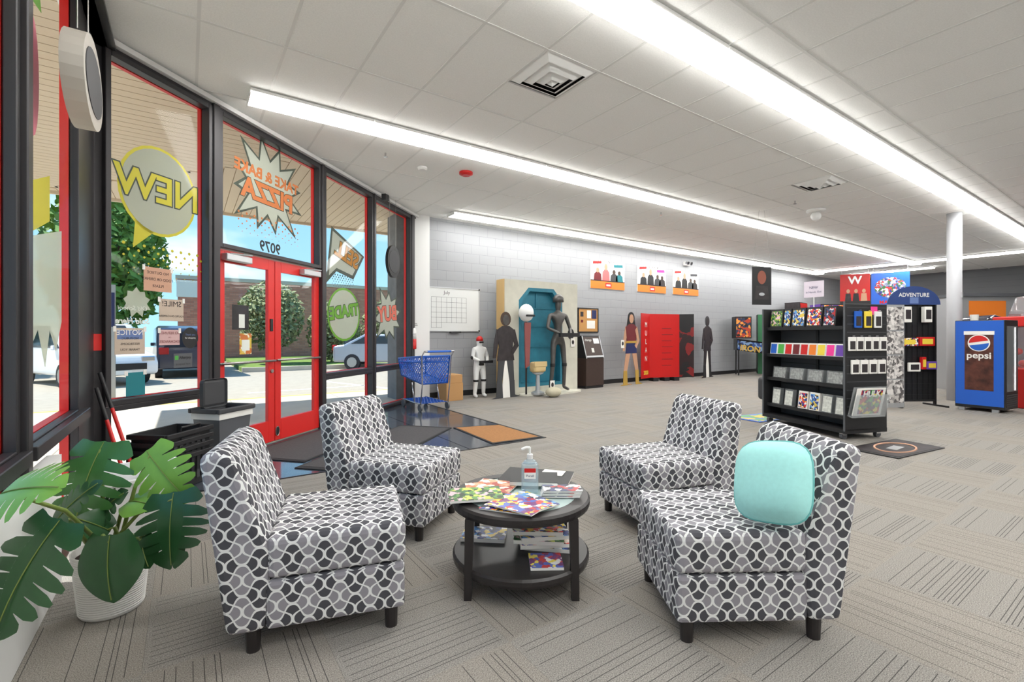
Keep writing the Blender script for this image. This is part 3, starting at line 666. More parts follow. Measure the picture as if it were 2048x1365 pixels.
for (vx, vy), lb in zip(vents, ('square louvred air diffuser in the ceiling above the storefront seating', 'square air diffuser in the ceiling near the white round fixture')):
    t = thing('air_diffuser', lb, 'air vent', (vx+.3, vy+.3, CZ))
    MB().box(-.29, .29, -.29, .29, .015, .02).build('dark_throat', 'black', t)
    for k_, (r0, z) in enumerate(((.29, 0), (.21, -.02), (.13, -.035))):
        b = MB(); r1 = r0-.078
        b.add([(-r0, -r0, z+.015), (r0, -r0, z+.015), (r0, r0, z+.015), (-r0, r0, z+.015), (-r1, -r1, z-.03), (r1, -r1, z-.03), (r1, r1, z-.03), (-r1, r1, z-.03)], [(0, 1, 5, 4), (1, 2, 6, 5), (2, 3, 7, 6), (3, 0, 4, 7)])
        b.build('louvre', 'white', t)
    MB().add([(-.07, -.07, -.03), (.07, -.07, -.03), (.07, .07, -.03), (-.07, .07, -.03), (0, 0, -.09)], [(0, 1, 4), (1, 2, 4), (2, 3, 4), (3, 0, 4), (3, 2, 1, 0)]).build('centre_cone', 'white', t)
def ceil_xy(px, py, z=CZ):
    f = 946.; d = (CAM_H-z)*f/(py-671); r = (px-1024)/f*d
    return (math.cos(TH)*d+math.sin(TH)*r, math.sin(TH)*d-math.cos(TH)*r)
x, y = ceil_xy(932, 345); tag(MB().lathe([(.06, CZ-.05), (.10, CZ-.03), (.10, CZ)], 20).build('fire_alarm', 'red', loc=(x, y, 0)), 'red ceiling fire alarm strobe', 'fire alarm')
x, y = ceil_xy(845, 335); tag(MB().lathe([(.05, CZ-.04), (.07, CZ-.02), (.07, CZ)], 16).build('smoke_detector', 'white', loc=(x, y, 0)), 'small white smoke detector on the ceiling beside the fire alarm', 'smoke detector')
for px, py, lb in ((771, 306, 'small chrome sprinkler head in the ceiling over the doors'), (1322, 425, 'small sprinkler head in the ceiling between the light rows'), (1590, 402, 'small sprinkler head by the round white fixture')):
    x, y = ceil_xy(px, py); tag(MB().cyl((0, 0, CZ-.05), (0, 0, CZ), .012, n=8).lathe([(.03, CZ-.055), (.03, CZ-.05)], 12).build('sprinkler', 'chrome', loc=(x, y, 0)), lb, 'sprinkler')
x, y = ceil_xy(1632, 420); t = thing('dome_fixture', 'round white globe fixture on the ceiling beside the column', 'ceiling fixture', (x, y, CZ)); MB().lathe([(.12, -.05), (.16, -.03), (.16, 0)], 20).build('base', 'white', t); MB().ball((0, 0, -.12), .09).build('globe', 'white', t, smooth=True)
t = thing('emergency_light', 'twin-lamp emergency light high on the block wall', 'emergency light', (12.4, YB-.06, 3.42)); MB().box(-.12, .12, -.03, .06, -.06, .06).build('case', 'white', t, bevel=.01)
for s in (-1, 1): MB().cyl((s*.08, -.03, .02), (s*.08, -.1, .0), .05, n=14).build('lamp_head', 'chrome', t)
# hanging signs in the window
def hang_sign(name, lbl, loc, rz, rx, rzz, m, thick=.05):
    t = thing(name, lbl, 'hanging sign', loc, rz)
    MB().prism(ell(0, 0, rx, rzz, 28), -thick/2, thick/2, 'xz').build('panel', m, t); MB().prism(ell(0, 0, rx*.85, rzz*.7, 24), -thick/2-.004, -thick/2, 'xz').build('tubing', 'dark_grey', t)
    for s in (-1, 1): MB().tube([(s*rx*.5, 0, rzz*.9), (s*rx*.5, 0, CZ-loc[2])], .003, 6).build('hanging_wire', 'steel', t)
hang_sign('neon_sign', 'back of a neon window sign hanging on chains at the corner window', (-.46, 3.40, 2.63), math.radians(90), .32, .23, mat('sign_back', S(196, 190, 180), .6), .09)
hang_sign('hanging_sign', 'round black sign hanging at the last storefront pane', (2.95, 7.95, 2.55), A, .22, .28, 'black')
tag(MB().box(-.06, .06, -.08, .0, -.05, .05).build('speaker', 'black', bevel=.01, loc=(2.62, 7.5, 3.5), rz=A), 'small black speaker bracketed above the storefront mullion', 'speaker')
# ------------------------------------------------------------------ seating
def chair(lbl, x, y, deg, first=[None]):
    t = thing('accent_chair', lbl, 'chair', (x, y, 0), math.radians(deg), 'patterned armless chairs around the coffee table')
    if first[0] is None:
        a = MB().box(-.22, .325, -.285, .285, .09, .285).build('base', 'fabric', t, bevel=.018, seg=2, uv=True)
        s = MB().box(-.22, .33, -.288, .288, .29, .46)
        s = s.build('seat', 'fabric', t, bevel=.03, seg=3, uv=True)
        bm = bmesh.new(); bm.from_mesh(s.data)
        for v in bm.verts:
            if v.co.z > .44: v.co.z += .02*(1-(v.co.y/.3)**2)*(1-((v.co.x-.07)/.32)**2) if abs(v.co.y) < .3 and abs(v.co.x-.07) < .32 else 0
        bm.to_mesh(s.data); bm.free()
        b = MB().prism([(-.22, .09), (-.20, .40), (-.33, .79), (-.39, .825), (-.455, .80), (-.36, .09)], -.29, .29, 'xz').build('backrest', 'fabric', t, bevel=.03, seg=3, uv=True)
        l = MB().cyl((0, 0, 0), (0, 0, .10), .026, .03, n=14).build('leg', 'wood_dark', t)
        first[0] = (a.data, s.data, b.data, l.data); l.location = (-.27, .24, 0)
        legs = ((-.27, -.24), (.27, .24), (.27, -.24))
    else:
        a, s, b, l = first[0]; link('base', a, t); link('seat', s, t); link('backrest', b, t); legs = ((-.27, .24), (-.27, -.24), (.27, .24), (.27, -.24))
    for lx, ly in legs: link('leg', first[0][3], t, (lx, ly, 0))
    return t
chair('grey wave-patterned armless chair beside the potted monstera', .548, 2.318, -16.4)
chair('grey wave-patterned armless chair standing nearest the red doors', 1.208, 3.107, -51.7)
chair('empty grey wave-patterned armless chair with its back to the merchandise shelf', 2.717, 2.13, 164.3)
chD = chair('grey wave-patterned armless chair holding the teal cushion', 2.075, 1.27, 147.3)
def cushion():
    t = thing('cushion', 'pale teal plush cushion leaning on the chair back', 'cushion', (2.025, 1.035, .445), math.radians(178))
    vs = []; fs = []; N = 40; K = 7
    def outline(a):
        n = 3.6; r = .153/((abs(math.cos(a))**n+abs(math.sin(a))**n)**(1/n))
        return r*math.cos(a)*1.06, r*math.sin(a)*1.12
    for s in (1, -1):
        o = len(vs)
        for i in range(K):
            k_ = 1-i/(K-1)
            for j in range(N):
                yy, zz = outline(2*PI*j/N); vs.append((s*.085*math.sqrt(max(0, 1-k_**3)), yy*k_, zz*k_))
        for i in range(K-1):
            for j in range(N):
                f = (o+i*N+j, o+i*N+(j+1) % N, o+(i+1)*N+(j+1) % N, o+(i+1)*N+j); fs.append(f if s == 1 else f[::-1])
    R = Matrix.Translation((-.03, 0, .205)) @ Matrix.Rotation(math.radians(-24), 4, 'Y') @ Matrix.Rotation(.18, 4, 'X')
    MB().add(vs, fs, R).build('cover', 'pale_teal', t, smooth=True)
    sm = [R @ Vector((0, outline(2*PI*j/N)[0]*1.0, outline(2*PI*j/N)[1]*1.0)) for j in range(N+1)]
    MB().tube(sm, .004, 6).build('seam', mat('teal_seam', S(110, 184, 180), .8), t)
cushion()
# coffee table
TCX, TCY = 1.467, 2.053
t = thing('coffee_table', 'round black coffee table with frosted glass top and lower shelf', 'table', (TCX, TCY, 0), TH-PI/2)
MB().lathe([(.29, .425), (.29, .385), (.36, .385), (.365, .40), (.365, .42), (.355, .43), (.29, .43)], 48, ring=True).build('top_ring', 'wood_dark', t, smooth=False)
MB().lathe([(.001, .415), (.292, .415), (.292, .426), (.001, .426)], 48).build('glass_inset', 'frost', t)
MB().lathe([(.001, .10), (.355, .10), (.36, .115), (.36, .135), (.35, .145), (.001, .145)], 48).build('lower_shelf', 'wood_dark', t)
for sx in (-1, 1):
    for sy in (-1, 1): MB().add([(sx*.25-.022, sy*.24-.022, .385), (sx*.25+.022, sy*.24-.022, .385), (sx*.25+.022, sy*.24+.022, .385), (sx*.25-.022, sy*.24+.022, .385), (sx*.258-.018, sy*.248-.018, 0), (sx*.258+.018, sy*.248-.018, 0), (sx*.258+.018, sy*.248+.018, 0), (sx*.258-.018, sy*.248+.018, 0)], [(0, 3, 2, 1), (4, 5, 6, 7), (0, 1, 5, 4), (1, 2, 6, 5), (2, 3, 7, 6), (3, 0, 4, 7)]).build('leg', 'wood_dark', t)
# magazines on the table (table-local frame: x right, y away from camera)
RT = Matrix.Translation((TCX, TCY, 0)) @ Matrix.Rotation(TH-PI/2, 4, 'Z')
ARTS = [art('art_green', [(96, 150, 70), (60, 110, 60), (200, 210, 90), (230, 190, 200), (40, 60, 40)], 22), art('art_mix', [(200, 60, 60), (240, 220, 90), (90, 110, 190), (235, 235, 235), (120, 60, 120)], 20),
        art('art_rust', [(205, 120, 80), (240, 230, 215), (170, 60, 45), (225, 170, 130)], 14), art('art_blue', [(40, 60, 130), (90, 150, 210), (240, 240, 240), (230, 200, 80), (30, 34, 60)], 20),
        art('art_hot', [(220, 40, 40), (250, 240, 230), (240, 180, 40), (40, 60, 150), (30, 30, 34)], 24), art('art_dark', [(26, 28, 40), (60, 70, 110), (180, 40, 40), (220, 220, 220)], 18)]
def magazine(lbl, x, y, z, deg, a, w=.17, l=.26, h=.006, name='magazine', grp='magazines on the coffee table', bend=0):
    p = RT @ Vector((x, y, 0))
    t = thing(name, lbl, name, (p.x, p.y, z), TH-PI/2+math.radians(deg), grp)
    MB().box(-w/2, w/2, -l/2, l/2, 0, h).build('pages', 'paper', t); MB().box(-w/2-.001, w/2+.001, -l/2-.001, l/2+.001, h, h+.0012).build('cover', a, t)
    return t
ZT = .431
magazine('comic magazine with a green foliage-like cover overhanging the table rim', -.235, -.09, ZT+.013, 100, ARTS[0], .19, .27, .012)
magazine('magazine with a violet and pink cover lying under the green one', -.24, -.05, ZT, 80, ARTS[1], .17, .24, .004)
magazine('toy magazine with yellow and red headline cover at the front of the table', -.01, -.22, ZT+.014, 55, ARTS[1], .19, .26)
magazine('magazine with a grey and blue cover under the toy magazine', .03, -.17, ZT+.007, 40, ARTS[3], .19, .26)
magazine('worn multicoloured magazine lowest under the toy magazine', -.05, -.2, ZT, 70, ARTS[4], .19, .26)
magazine('leaflet with an orange portrait cover behind the green magazine', -.14, .08, ZT+.0055, 70, ARTS[2], .19, .22)
magazine('cream leaflet fanned out beneath the orange leaflet', -.19, .09, ZT+.0, 100, ARTS[2], .15, .22, .003)
for i in range(5): magazine('slim black and blue booklet in the small stack beside the sanitizer', .205+.003*i, -.035+.003*(i % 2), ZT+i*.0075, 88+i, ARTS[5], .10, .20, .006, 'booklet', 'blue booklets on the coffee table')
magazine('large black art portfolio lying at the back of the table', .10, .26, ZT, 75, 'black', .27, .40, .012, 'portfolio', None)
magazine('black zip binder in front of the portfolio', .08, .16, ZT+.0145, 85, 'black', .2, .26, .02, 'binder', None)
o = magazine('white sheet of paper on the black portfolio', .2, .31, ZT+.0145, 70, 'paper', .1, .13, .001, 'paper_sheet', None)
ZS = .146
for i, (x, y, dg, ai, lb) in enumerate(((.14, .02, 80, 3, 'comic at the bottom of the pile on the lower shelf'), (.12, .01, 95, 4, 'red comic second in the pile on the lower shelf'), (.10, .0, 84, 0, 'green comic in the middle of the pile on the lower shelf'), (.12, .0, 98, 3, 'blue comic near the top of the pile on the lower shelf'), (.09, .01, 88, 4, 'brightly printed comic on top of the lower shelf pile'))):
    magazine(lb, x, y, ZS+i*.022, dg, ARTS[ai], .18, .26, .02, 'comic_book', 'comics piled on the lower shelf')
magazine('yellow and red comic lying alone at the front of the lower shelf', .12, -.19, ZS, 92, ARTS[1], .15, .16, .014, 'comic_book', 'comics piled on the lower shelf')
magazine('comic lying flat at the back left of the lower shelf', -.2, .12, ZS, 85, ARTS[3], .16, .24, .02, 'comic_book', 'comics piled on the lower shelf')
p = RT @ Vector((.05, .02, 0)); t = thing('sanitizer_bottle', 'clear pump bottle of hand sanitizer with a white pump', 'bottle', (p.x, p.y, ZT), TH-PI/2)
MB().prism([(-.038, -.025), (.038, -.025), (.045, -.012), (.045, .012), (.038, .025), (-.038, .025), (-.045, .012), (-.045, -.012)], 0, .15).lathe([(.042, .15), (.03, .165), (.016, .172), (.016, .18)], 16, Matrix.Diagonal((1, .62, 1, 1))).build('body', 'gel', t, bevel=.006)
MB().box(-.03, .03, -.0275, -.0255, .075, .125).build('label', 'paper', t); MB().box(-.03, .03, -.0282, -.0275, .108, .13).build('label_band', 'red', t); text('Purell', .018, 'navy', t, 0, .09, -.0285, 'in')
q = MB().cyl((0, 0, .175), (0, 0, .20), .016, n=14).build('pump_collar', 'white', t); MB().cyl((0, 0, .20), (0, 0, .235), .006, n=8).tube([(0, 0, .235), (-.02, -.005, .237), (-.045, -.01, .228)], .007, 8).build('pump_head', 'white', t)
# ------------------------------------------------------------------ potted monstera
def leaf_mesh(L=.26, Wd=.24, split=True, droop=.35):
    vs = []; fs = []; NL = 6; seed = int(L*1000+Wd*377)
    rnd = random.Random(seed)
    def pt(side, t, u):
        w = Wd/2*(math.sin(PI*min(1, t*.90+.10))**.65)*(1.15-.35*t); x = side*w*u
        y = L*(t-.12) + L*u*(.10-.02*t) - (.16*L*u*u*max(0, .22-t)/.22)
        z = -droop*(max(0, y)**2/L)*.8 + .12*abs(x) - droop*x*x/L*1.3
        return (x, y, z)
    def quadgrid(side, f, ni, nu, u0, u1):
        o = len(vs)
        for a in range(ni+1):
            for b in range(nu+1):
                u = u0+(u1-u0)*b/nu; vs.append(pt(side, f(a/ni, u), u))
        for a in range(ni):
            for b in range(nu):
                q = (o+a*(nu+1)+b, o+a*(nu+1)+b+1, o+(a+1)*(nu+1)+b+1, o+(a+1)*(nu+1)+b); fs.append(q if side == 1 else q[::-1])
    for side in (-1, 1):
        if not split: quadgrid(side, lambda q, u: q, 20, 6, 0, 1); continue
        quadgrid(side, lambda q, u: q, 20, 2, 0, .34)
        cut = [0, .20, .36, .51, .65, .79, 1.0]; cut = [c+rnd.uniform(-.02, .02) if 0 < c < 1 else c for c in cut]
        for n in range(NL):
            a, b = cut[n], cut[n+1]
            def f(q, u, a=a, b=b):
                e = (u-.34)/.66; g = (b-a)*(.02+.13*e+.20*max(0, e-.7)/.3)
                lo = a+(g if a > 0 else g*.3); hi = b-(g if b < 1 else g*.1)
                return lo+(hi-lo)*q
            quadgrid(side, f, 4, 6, .34, 1.0)
    return MB().add(vs, fs)
t = thing('potted_monstera', 'monstera plant with split leaves in a ribbed white pot', 'potted plant', (-.286, 2.865, 0))
pr = [(.001, .002), (.112, .002), (.118, .01)]
for i in range(26): z = .015+i*.0105; r = .118+.027*z/.29; pr += [(r, z), (r+.0025, z+.004), (r, z+.008)]
pr += [(.148, .29), (.142, .29), (.136, .25), (.001, .25)]
MB().lathe(pr, 40).build('pot', 'pot', t, smooth=False); MB().lathe([(.001, .252), (.135, .252), (.135, .258), (.001, .258)], 24).build('soil', 'soil', t)
def px_pt(px, py, d):
    f = 946.; r = (px-1024)/f*d
    return Vector((math.cos(TH)*d+math.sin(TH)*r, math.sin(TH)*d-math.cos(TH)*r, CAM_H-(py-671)/f*d))
RV = Vector((math.sin(TH), -math.cos(TH), 0)); FV = Vector((math.cos(TH), math.sin(TH), 0)); UV_ = Vector((0, 0, 1))
PO = Vector((-.286, 2.865, 0))
LEAVES = [  # px,py of leaf base, distance, tip direction (right, up, toward camera), length, width, split, material, facing-up amount
    (200, 900, 2.25, (-.05, -.80, .5), .36, .40, True, 'leaf_a', .75), (300, 912, 2.25, (.70, -.60, .3), .30, .26, True, 'leaf_b', .35), (12, 985, 1.45, (.80, .25, .2), .20, .24, True, 'leaf_b', .6),
    (104, 1062, 1.60, (-.28, -.8, .5), .34, .32, True, 'leaf_c', .5), (218, 1085, 1.95, (.12, -.95, .3), .25, .27, False, 'leaf_c', .2), (345, 1000, 2.15, (.18, -.8, .45), .30, .32, True, 'leaf_c', .45),
    (262, 1003, 2.2, (.8, .15, .4), .17, .16, False, 'leaf_b', .6), (185, 1045, 2.2, (.45, .5, .2), .24, .18, True, 'leaf_c', .45), (115, 1040, 2.0, (.5, .6, .1), .24, .16, True, 'leaf_c', .5),
    (283, 1082, 2.1, (.4, -.6, .4), .13, .13, False, 'leaf_c', .35), (345, 1050, 2.2, (.1, -.95, .1), .20, .10, False, 'leaf_c', .2), (215, 1060, 2.15, (-.2, .5, .5), .14, .15, False, 'leaf_c', .5)]
for (px, py, d, dr, Ls, Ws, sp_, mm, fu) in LEAVES:
    bpt = px_pt(px, py, d); dv = (RV*dr[0]+UV_*dr[1]-FV*dr[2]).normalized()
    nv = (UV_*fu-FV*(1-fu)).normalized(); nv = (nv-dv*nv.dot(dv)).normalized(); xv = dv.cross(nv)
    T_ = Matrix((xv, dv, nv)).transposed().to_4x4(); T_.translation = bpt-PO
    lm = leaf_mesh(Ls, Ws, sp_); b = MB().add(lm.v, lm.f, T_); b.v = [(max(v[0], -.236), v[1], v[2]) for v in b.v]; lf = b.build('leaf', mm, t, smooth=True)
    rt = Vector((random.uniform(-.06, .06), random.uniform(-.06, .06), .255)); en = bpt-PO+dv*(-.1*Ls)*0; md = (rt*.45+en*.55)+Vector((0, 0, .06))
    MB().tube([rt, md, en], [.009, .008, .005], 8).build('stalk', 'stem', t, smooth=True)
    ve = [T_ @ Vector((0, Ls*(q/8-.1), -.35*((Ls*(q/8-.1))**2/Ls)*.7+.0015)) for q in range(9)]; ve = [Vector((max(v.x, -.232), v.y, v.z)) for v in ve]
    MB().tube(ve, .0022, 5).build('midrib', 'stem', lf)
# white tote, baskets, bin, poles
t = thing('storage_tote', 'white plastic storage tote behind the potted monstera', 'storage box', (-.30, 3.58, 0))
def tapered(b, w0, l0, w1, l1, z0, z1, th=.006):
    o = [(-w0, -l0, z0), (w0, -l0, z0), (w0, l0, z0), (-w0, l0, z0), (-w1, -l1, z1), (w1, -l1, z1), (w1, l1, z1), (-w1, l1, z1)]
    i = [(-w1+th, -l1+th, z1), (w1-th, -l1+th, z1), (w1-th, l1-th, z1), (-w1+th, l1-th, z1), (-w0+th, -l0+th, z0+th), (w0-th, -l0+th, z0+th), (w0-th, l0-th, z0+th), (-w0+th, l0-th, z0+th)]
    return b.add(o+i, [(0, 3, 2, 1), (0, 1, 5, 4), (1, 2, 6, 5), (2, 3, 7, 6), (3, 0, 4, 7), (4, 5, 9, 8), (5, 6, 10, 9), (6, 7, 11, 10), (7, 4, 8, 11), (8, 9, 13, 12), (9, 10, 14, 13), (10, 11, 15, 14), (11, 8, 12, 15), (12, 13, 14, 15)])
tapered(MB(), .20, .20, .23, .23, 0, .46).build('tub', 'white', t); b = MB()
for x0, x1, y0, y1 in ((-.245, .245, -.245, -.225), (-.245, .245, .225, .245), (-.245, -.225, -.225, .225), (.225, .245, -.225, .225)): b.box(x0, x1, y0, y1, .445, .47)
b.build('rim', 'white', t, bevel=.004, seg=1)
for i in range(4):
    lb = ('lowest', 'second', 'third', 'topmost')[i]
    t = thing('shopping_basket', 'black plastic shopping basket, %s of the stack by the corner post' % lb, 'basket', (-.10, 4.86, .006+i*.065), math.radians(50), 'stacked black shopping baskets')
    tapered(MB(), .19, .13, .23, .16, 0, .27).build('tub', 'black', t); b = MB()
    for x0, x1, y0, y1 in ((-.25, .25, -.178, -.155), (-.25, .25, .155, .178), (-.25, -.225, -.155, .155), (.225, .25, -.155, .155)): b.box(x0, x1, y0, y1, .245, .285)
    b.build('rim', 'black', t, bevel=.006)
    for s in (-1, 1): MB().tube([(s*.1, -.16, .28), (s*.1, -.165, .29+.03*(i == 3)), (-s*.1, -.165, .29+.03*(i == 3)), (-s*.1, -.16, .28)], .008, 6).build('handle', 'black', t)
    for q in range(6): MB().box(-.17+q*.06, -.14+q*.06, -.165+.0, -.146, .06, .2).build('slot_rib', 'dark_grey', t)
t = thing('trash_can', 'grey trash can with white liner and raised lid by the doors', 'trash can', (.28, 5.23, .004), math.radians(42))
tapered(MB(), .14, .11, .19, .15, 0, .58, .008).build('bin', 'grey_plastic', t); b = MB()
for x0, x1, y0, y1 in ((-.195, .195, -.157, -.147), (-.195, .195, .147, .157), (-.195, -.185, -.147, .147), (.185, .195, -.147, .147)): b.box(x0, x1, y0, y1, .50, .56)
b.build('liner', 'paper', t); b = MB()
for x0, x1, y0, y1 in ((-.215, .215, -.175, -.14), (-.215, .215, .14, .175), (-.215, -.17, -.14, .14), (.17, .215, -.14, .14)): b.box(x0, x1, y0, y1, .555, .60)
b.build('lid_frame', 'dark_grey', t, bevel=.01); MB().box(-.145, .125, .0, .02, .60, .86, Matrix.Translation((-.06, .02, 0)) @ Matrix.Rotation(-.0, 4, 'X')).build('lid_flap', 'dark_grey', t, bevel=.03)
for lb, x, y, tx, ty, hh in (('red pole with black tip leaning on the corner post, the longer one', -.27, 4.56, -.56, 4.86, .97), ('red pole with black tip leaning on the corner post, the shorter one', -.33, 4.53, -.57, 4.78, .86)):
    t = thing('pole', lb, 'pole', (x, y, .006)); a, c = Vector((0, 0, 0)), Vector((tx-x, ty-y, hh))
    MB().cyl(a, a.lerp(c, .72), .013).build('shaft', 'red', t); MB().cyl(a.lerp(c, .72), c, .014).build('grip', 'black', t); MB().cyl(a.lerp(c, .25), a.lerp(c, .3), .016).build('clamp', 'frame_alu', t)
# floor mats
def floor_mat(lbl, pts, m, z=.003, h=.008, inset=None, im=None):
    t = thing('floor_mat', lbl, 'mat', (0, 0, 0)); MB().prism(pts, z, z+h).build('mat_base', m, t)
    if inset:
        c = (sum(p[0] for p in pts)/len(pts), sum(p[1] for p in pts)/len(pts))
        MB().prism([(c[0]+(x-c[0])*inset, c[1]+(y-c[1])*inset) for x, y in pts], z+h, z+h+.002).build('field', im, t)
    return t
def sfp(s, o): return (P0[0]+SD[0]*s-ND[0]*o, P0[1]+SD[1]*s-ND[1]*o)
floor_mat('dark ribbed entrance mat right inside the doors', [sfp(1.2, .12), sfp(3.0, .12), sfp(3.0, .95), sfp(1.2, .95)], 'rubber', inset=.94, im='mat_grey')
floor_mat('dark ribbed runner mat behind the rear chair', [sfp(1.0, 1.0), sfp(3.2, 1.0), sfp(3.2, 1.75), sfp(1.0, 1.75)], 'rubber', inset=.94, im='mat_grey')
t = floor_mat('brown coir doormat with a black border on the dark tiles', [(3.0, 5.78), (2.93, 4.66), (3.62, 4.62), (3.63, 5.60)], 'black', inset=.93, im='coir')
t = floor_mat('black mat with a pale ring print beside the merchandise shelf', [(6.05, 2.25), (6.0, 1.75), (7.0, 1.62), (7.1, 2.1)], 'black', inset=.9, im='darkart')
MB().tube([(6.52+.30*math.cos(q*PI/16), 1.93+.17*math.sin(q*PI/16), .0135) for q in range(33)], .012, 4).build('ring_print', 'decal_peach', t)
MB().box(6.4, 6.64, 1.88, 1.98, .013, .0145).build('band_print', 'frame_alu', t)
floor_mat('colourful printed mat under the end of the merchandise shelf', [(6.9, 4.15), (6.85, 3.62), (7.6, 3.5), (7.7, 4.0)], 'blue', inset=.86, im=art('art_mat', [(90, 170, 80), (240, 200, 60), (60, 130, 200)], 5))
# ------------------------------------------------------------------ shopping cart and boxes
t = thing('shopping_cart', 'blue plastic shopping cart parked by the block wall', 'shopping cart', (3.42, 7.68, 0), math.radians(4))
def lattice(b, p00, p10, p01, p11, n, m_, r=.006):
    P = lambda u, v: (Vector(p00)*(1-u)+Vector(p10)*u)*(1-v)+(Vector(p01)*(1-u)+Vector(p11)*u)*v
    for i in range(-m_, n+1):
        for sgn in (1, -1):
            u0, u1 = (i/n, (i+m_)/n) if sgn == 1 else ((i+m_)/n, i/n); v0, v1 = 0., 1.
            lo, hi = min(u0, u1), max(u0, u1)
            if hi <= 0 or lo >= 1: continue
            pts = [(u0+(u1-u0)*q, q) for q in (0, 1)]
            f = lambda uu: (uu-u0)/(u1-u0)
            a = max(0, min(f(0), f(1))); c = min(1, max(f(0), f(1)))
            if c-a > .02: b.cyl(P(u0+(u1-u0)*a, a), P(u0+(u1-u0)*c, c), r, n=4, cap=False)
w0, w1, zb, zt = .24, .27, .46, .92; yb0, yf0 = -.38, .40; yft = .46
for nm, a in (('basket_side', ((-w0, yb0, zb), (-w0, yf0, zb+.1), (-w1, yb0-.02, zt), (-w1, yft, zt-.06))), ('basket_side', ((w0, yb0, zb), (w0, yf0, zb+.1), (w1, yb0-.02, zt), (w1, yft, zt-.06))), ('basket_gate', ((-w0, yb0, zb), (w0, yb0, zb), (-w1, yb0-.02, zt), (w1, yb0-.02, zt))), ('basket_nose', ((-w0, yf0, zb+.1), (w0, yf0, zb+.1), (-w1, yft, zt-.06), (w1, yft, zt-.06))), ('basket_floor', ((-w0, yb0, zb), (w0, yb0, zb), (-w0, yf0, zb+.1), (w0, yf0, zb+.1)))):
    b = MB(); lattice(b, *a, 12 if nm == 'basket_side' else 8, 6)
    p00, p10, p01, p11 = [Vector(x) for x in a]
    for x, y in ((p00, p10), (p10, p11), (p11, p01), (p01, p00), (p00.lerp(p01, .78), p10.lerp(p11, .78))): b.cyl(x, y, .013, n=6)
    b.build(nm, 'blue', t)
b = MB()
for s in (-1, 1):
    b.tube([(s*.26, -.36, .12), (s*.26, -.42, .45), (s*.28, -.44, .92), (s*.28, -.52, 1.0)], .011, 6); b.tube([(s*.25, -.36, .12), (s*.23, .38, .14)], .011, 6); b.tube([(s*.24, -.1, .14), (s*.24, .0, .46)], .010, 6)
b.tube([(-.28, -.52, 1.0), (.28, -.52, 1.0)], .014, 8); b.build('frame', 'chrome', t, smooth=True); MB().tube([(-.22, -.52, 1.0), (.22, -.52, 1.0)], .019, 10).build('handle', 'blue', t)
b = MB(); lattice(b, (-.24, -.36, .13), (.24, -.36, .13), (-.22, .34, .145), (.22, .34, .145), 8, 6); b.build('bottom_rack', 'blue', t)
for x, y in ((-.26, -.34), (.26, -.34), (-.22, .36), (.22, .36)):
    w = MB().cyl((x-.015, y, .063), (x+.015, y, .063), .062, n=16).build('wheel', 'grey_plastic', t); MB().tube([(x, y, .06), (x, y, .14)], .014, 6).build('fork', 'chrome', w)
for i, (lb, s, z, h) in enumerate((('large plain cardboard box on the floor behind the cart', .36, 0, .34), ('smaller cardboard box stacked on the large one behind the cart', .33, .342, .16))):
    t = thing('cardboard_box', lb, 'box', (4.28, 8.38, z)); MB().box(-s/2, s/2, -.2, .2, 0, h).build('carton', 'cardboard', t, bevel=.004, seg=1); MB().box(-s/2-.001, s/2+.001, -.03, .03, h, h+.001).build('tape', 'tan', t)
# ------------------------------------------------------------------ back wall fittings
t = thing('fire_extinguisher', 'red and white fire extinguisher mounted by the last storefront frame', 'fire extinguisher', (3.62, 8.66, 1.0))
MB().lathe([(.001, 0), (.06, 0), (.065, .02), (.065, .2)], 20).build('lower_cylinder', 'red', t, smooth=True); MB().lathe([(.065, .2), (.065, .34), (.05, .4), (.02, .42)], 20).build('upper_cylinder', 'white', t, smooth=True)
MB().cyl((0, 0, .42), (0, 0, .46), .02).box(-.015, .09, -.012, .012, .455, .475).box(-.01, .08, -.01, .01, .49, .505).build('valve', 'steel', t); MB().tube([(-.02, 0, .45), (-.08, 0, .40), (-.085, -.01, .2)], .010, 8).build('hose', 'black', t)
t = thing('whiteboard', 'whiteboard with a hand-drawn July calendar grid', 'whiteboard', (3.98, YB-.03, 1.345))
MB().box(.015, 1.185, -.004, .02, .015, .895).build('panel', mat('board', S(226, 228, 226), .25), t); b = MB()
frame_rect(b, 0, 1.2, 0, .91, .018, -.014, .025); b.build('frame', 'frame_alu', t)
for cx in (0, 1.17):
    for cz in (0, .88): MB().box(cx, cx+.03, -.018, .026, cz, cz+.03).build('corner_cap', 'black', t)
MB().box(.48, .72, -.07, -.005, -.02, .0).build('pen_tray', 'black', t); text('July', .1, 'dark_grey', t, .42, .80, -.0055, 'in'); b = MB()
for i in range(8): b.box(.07+i*.115, .074+i*.115, -.0055, -.004, .08 if i < 3 else .18, .70)
for j in range(7): b.box(.07, .875 if j > 0 else .30, -.0055, -.004, .08+j*.104, .084+j*.104)
b.build('calendar_grid', 'dark_grey', t)
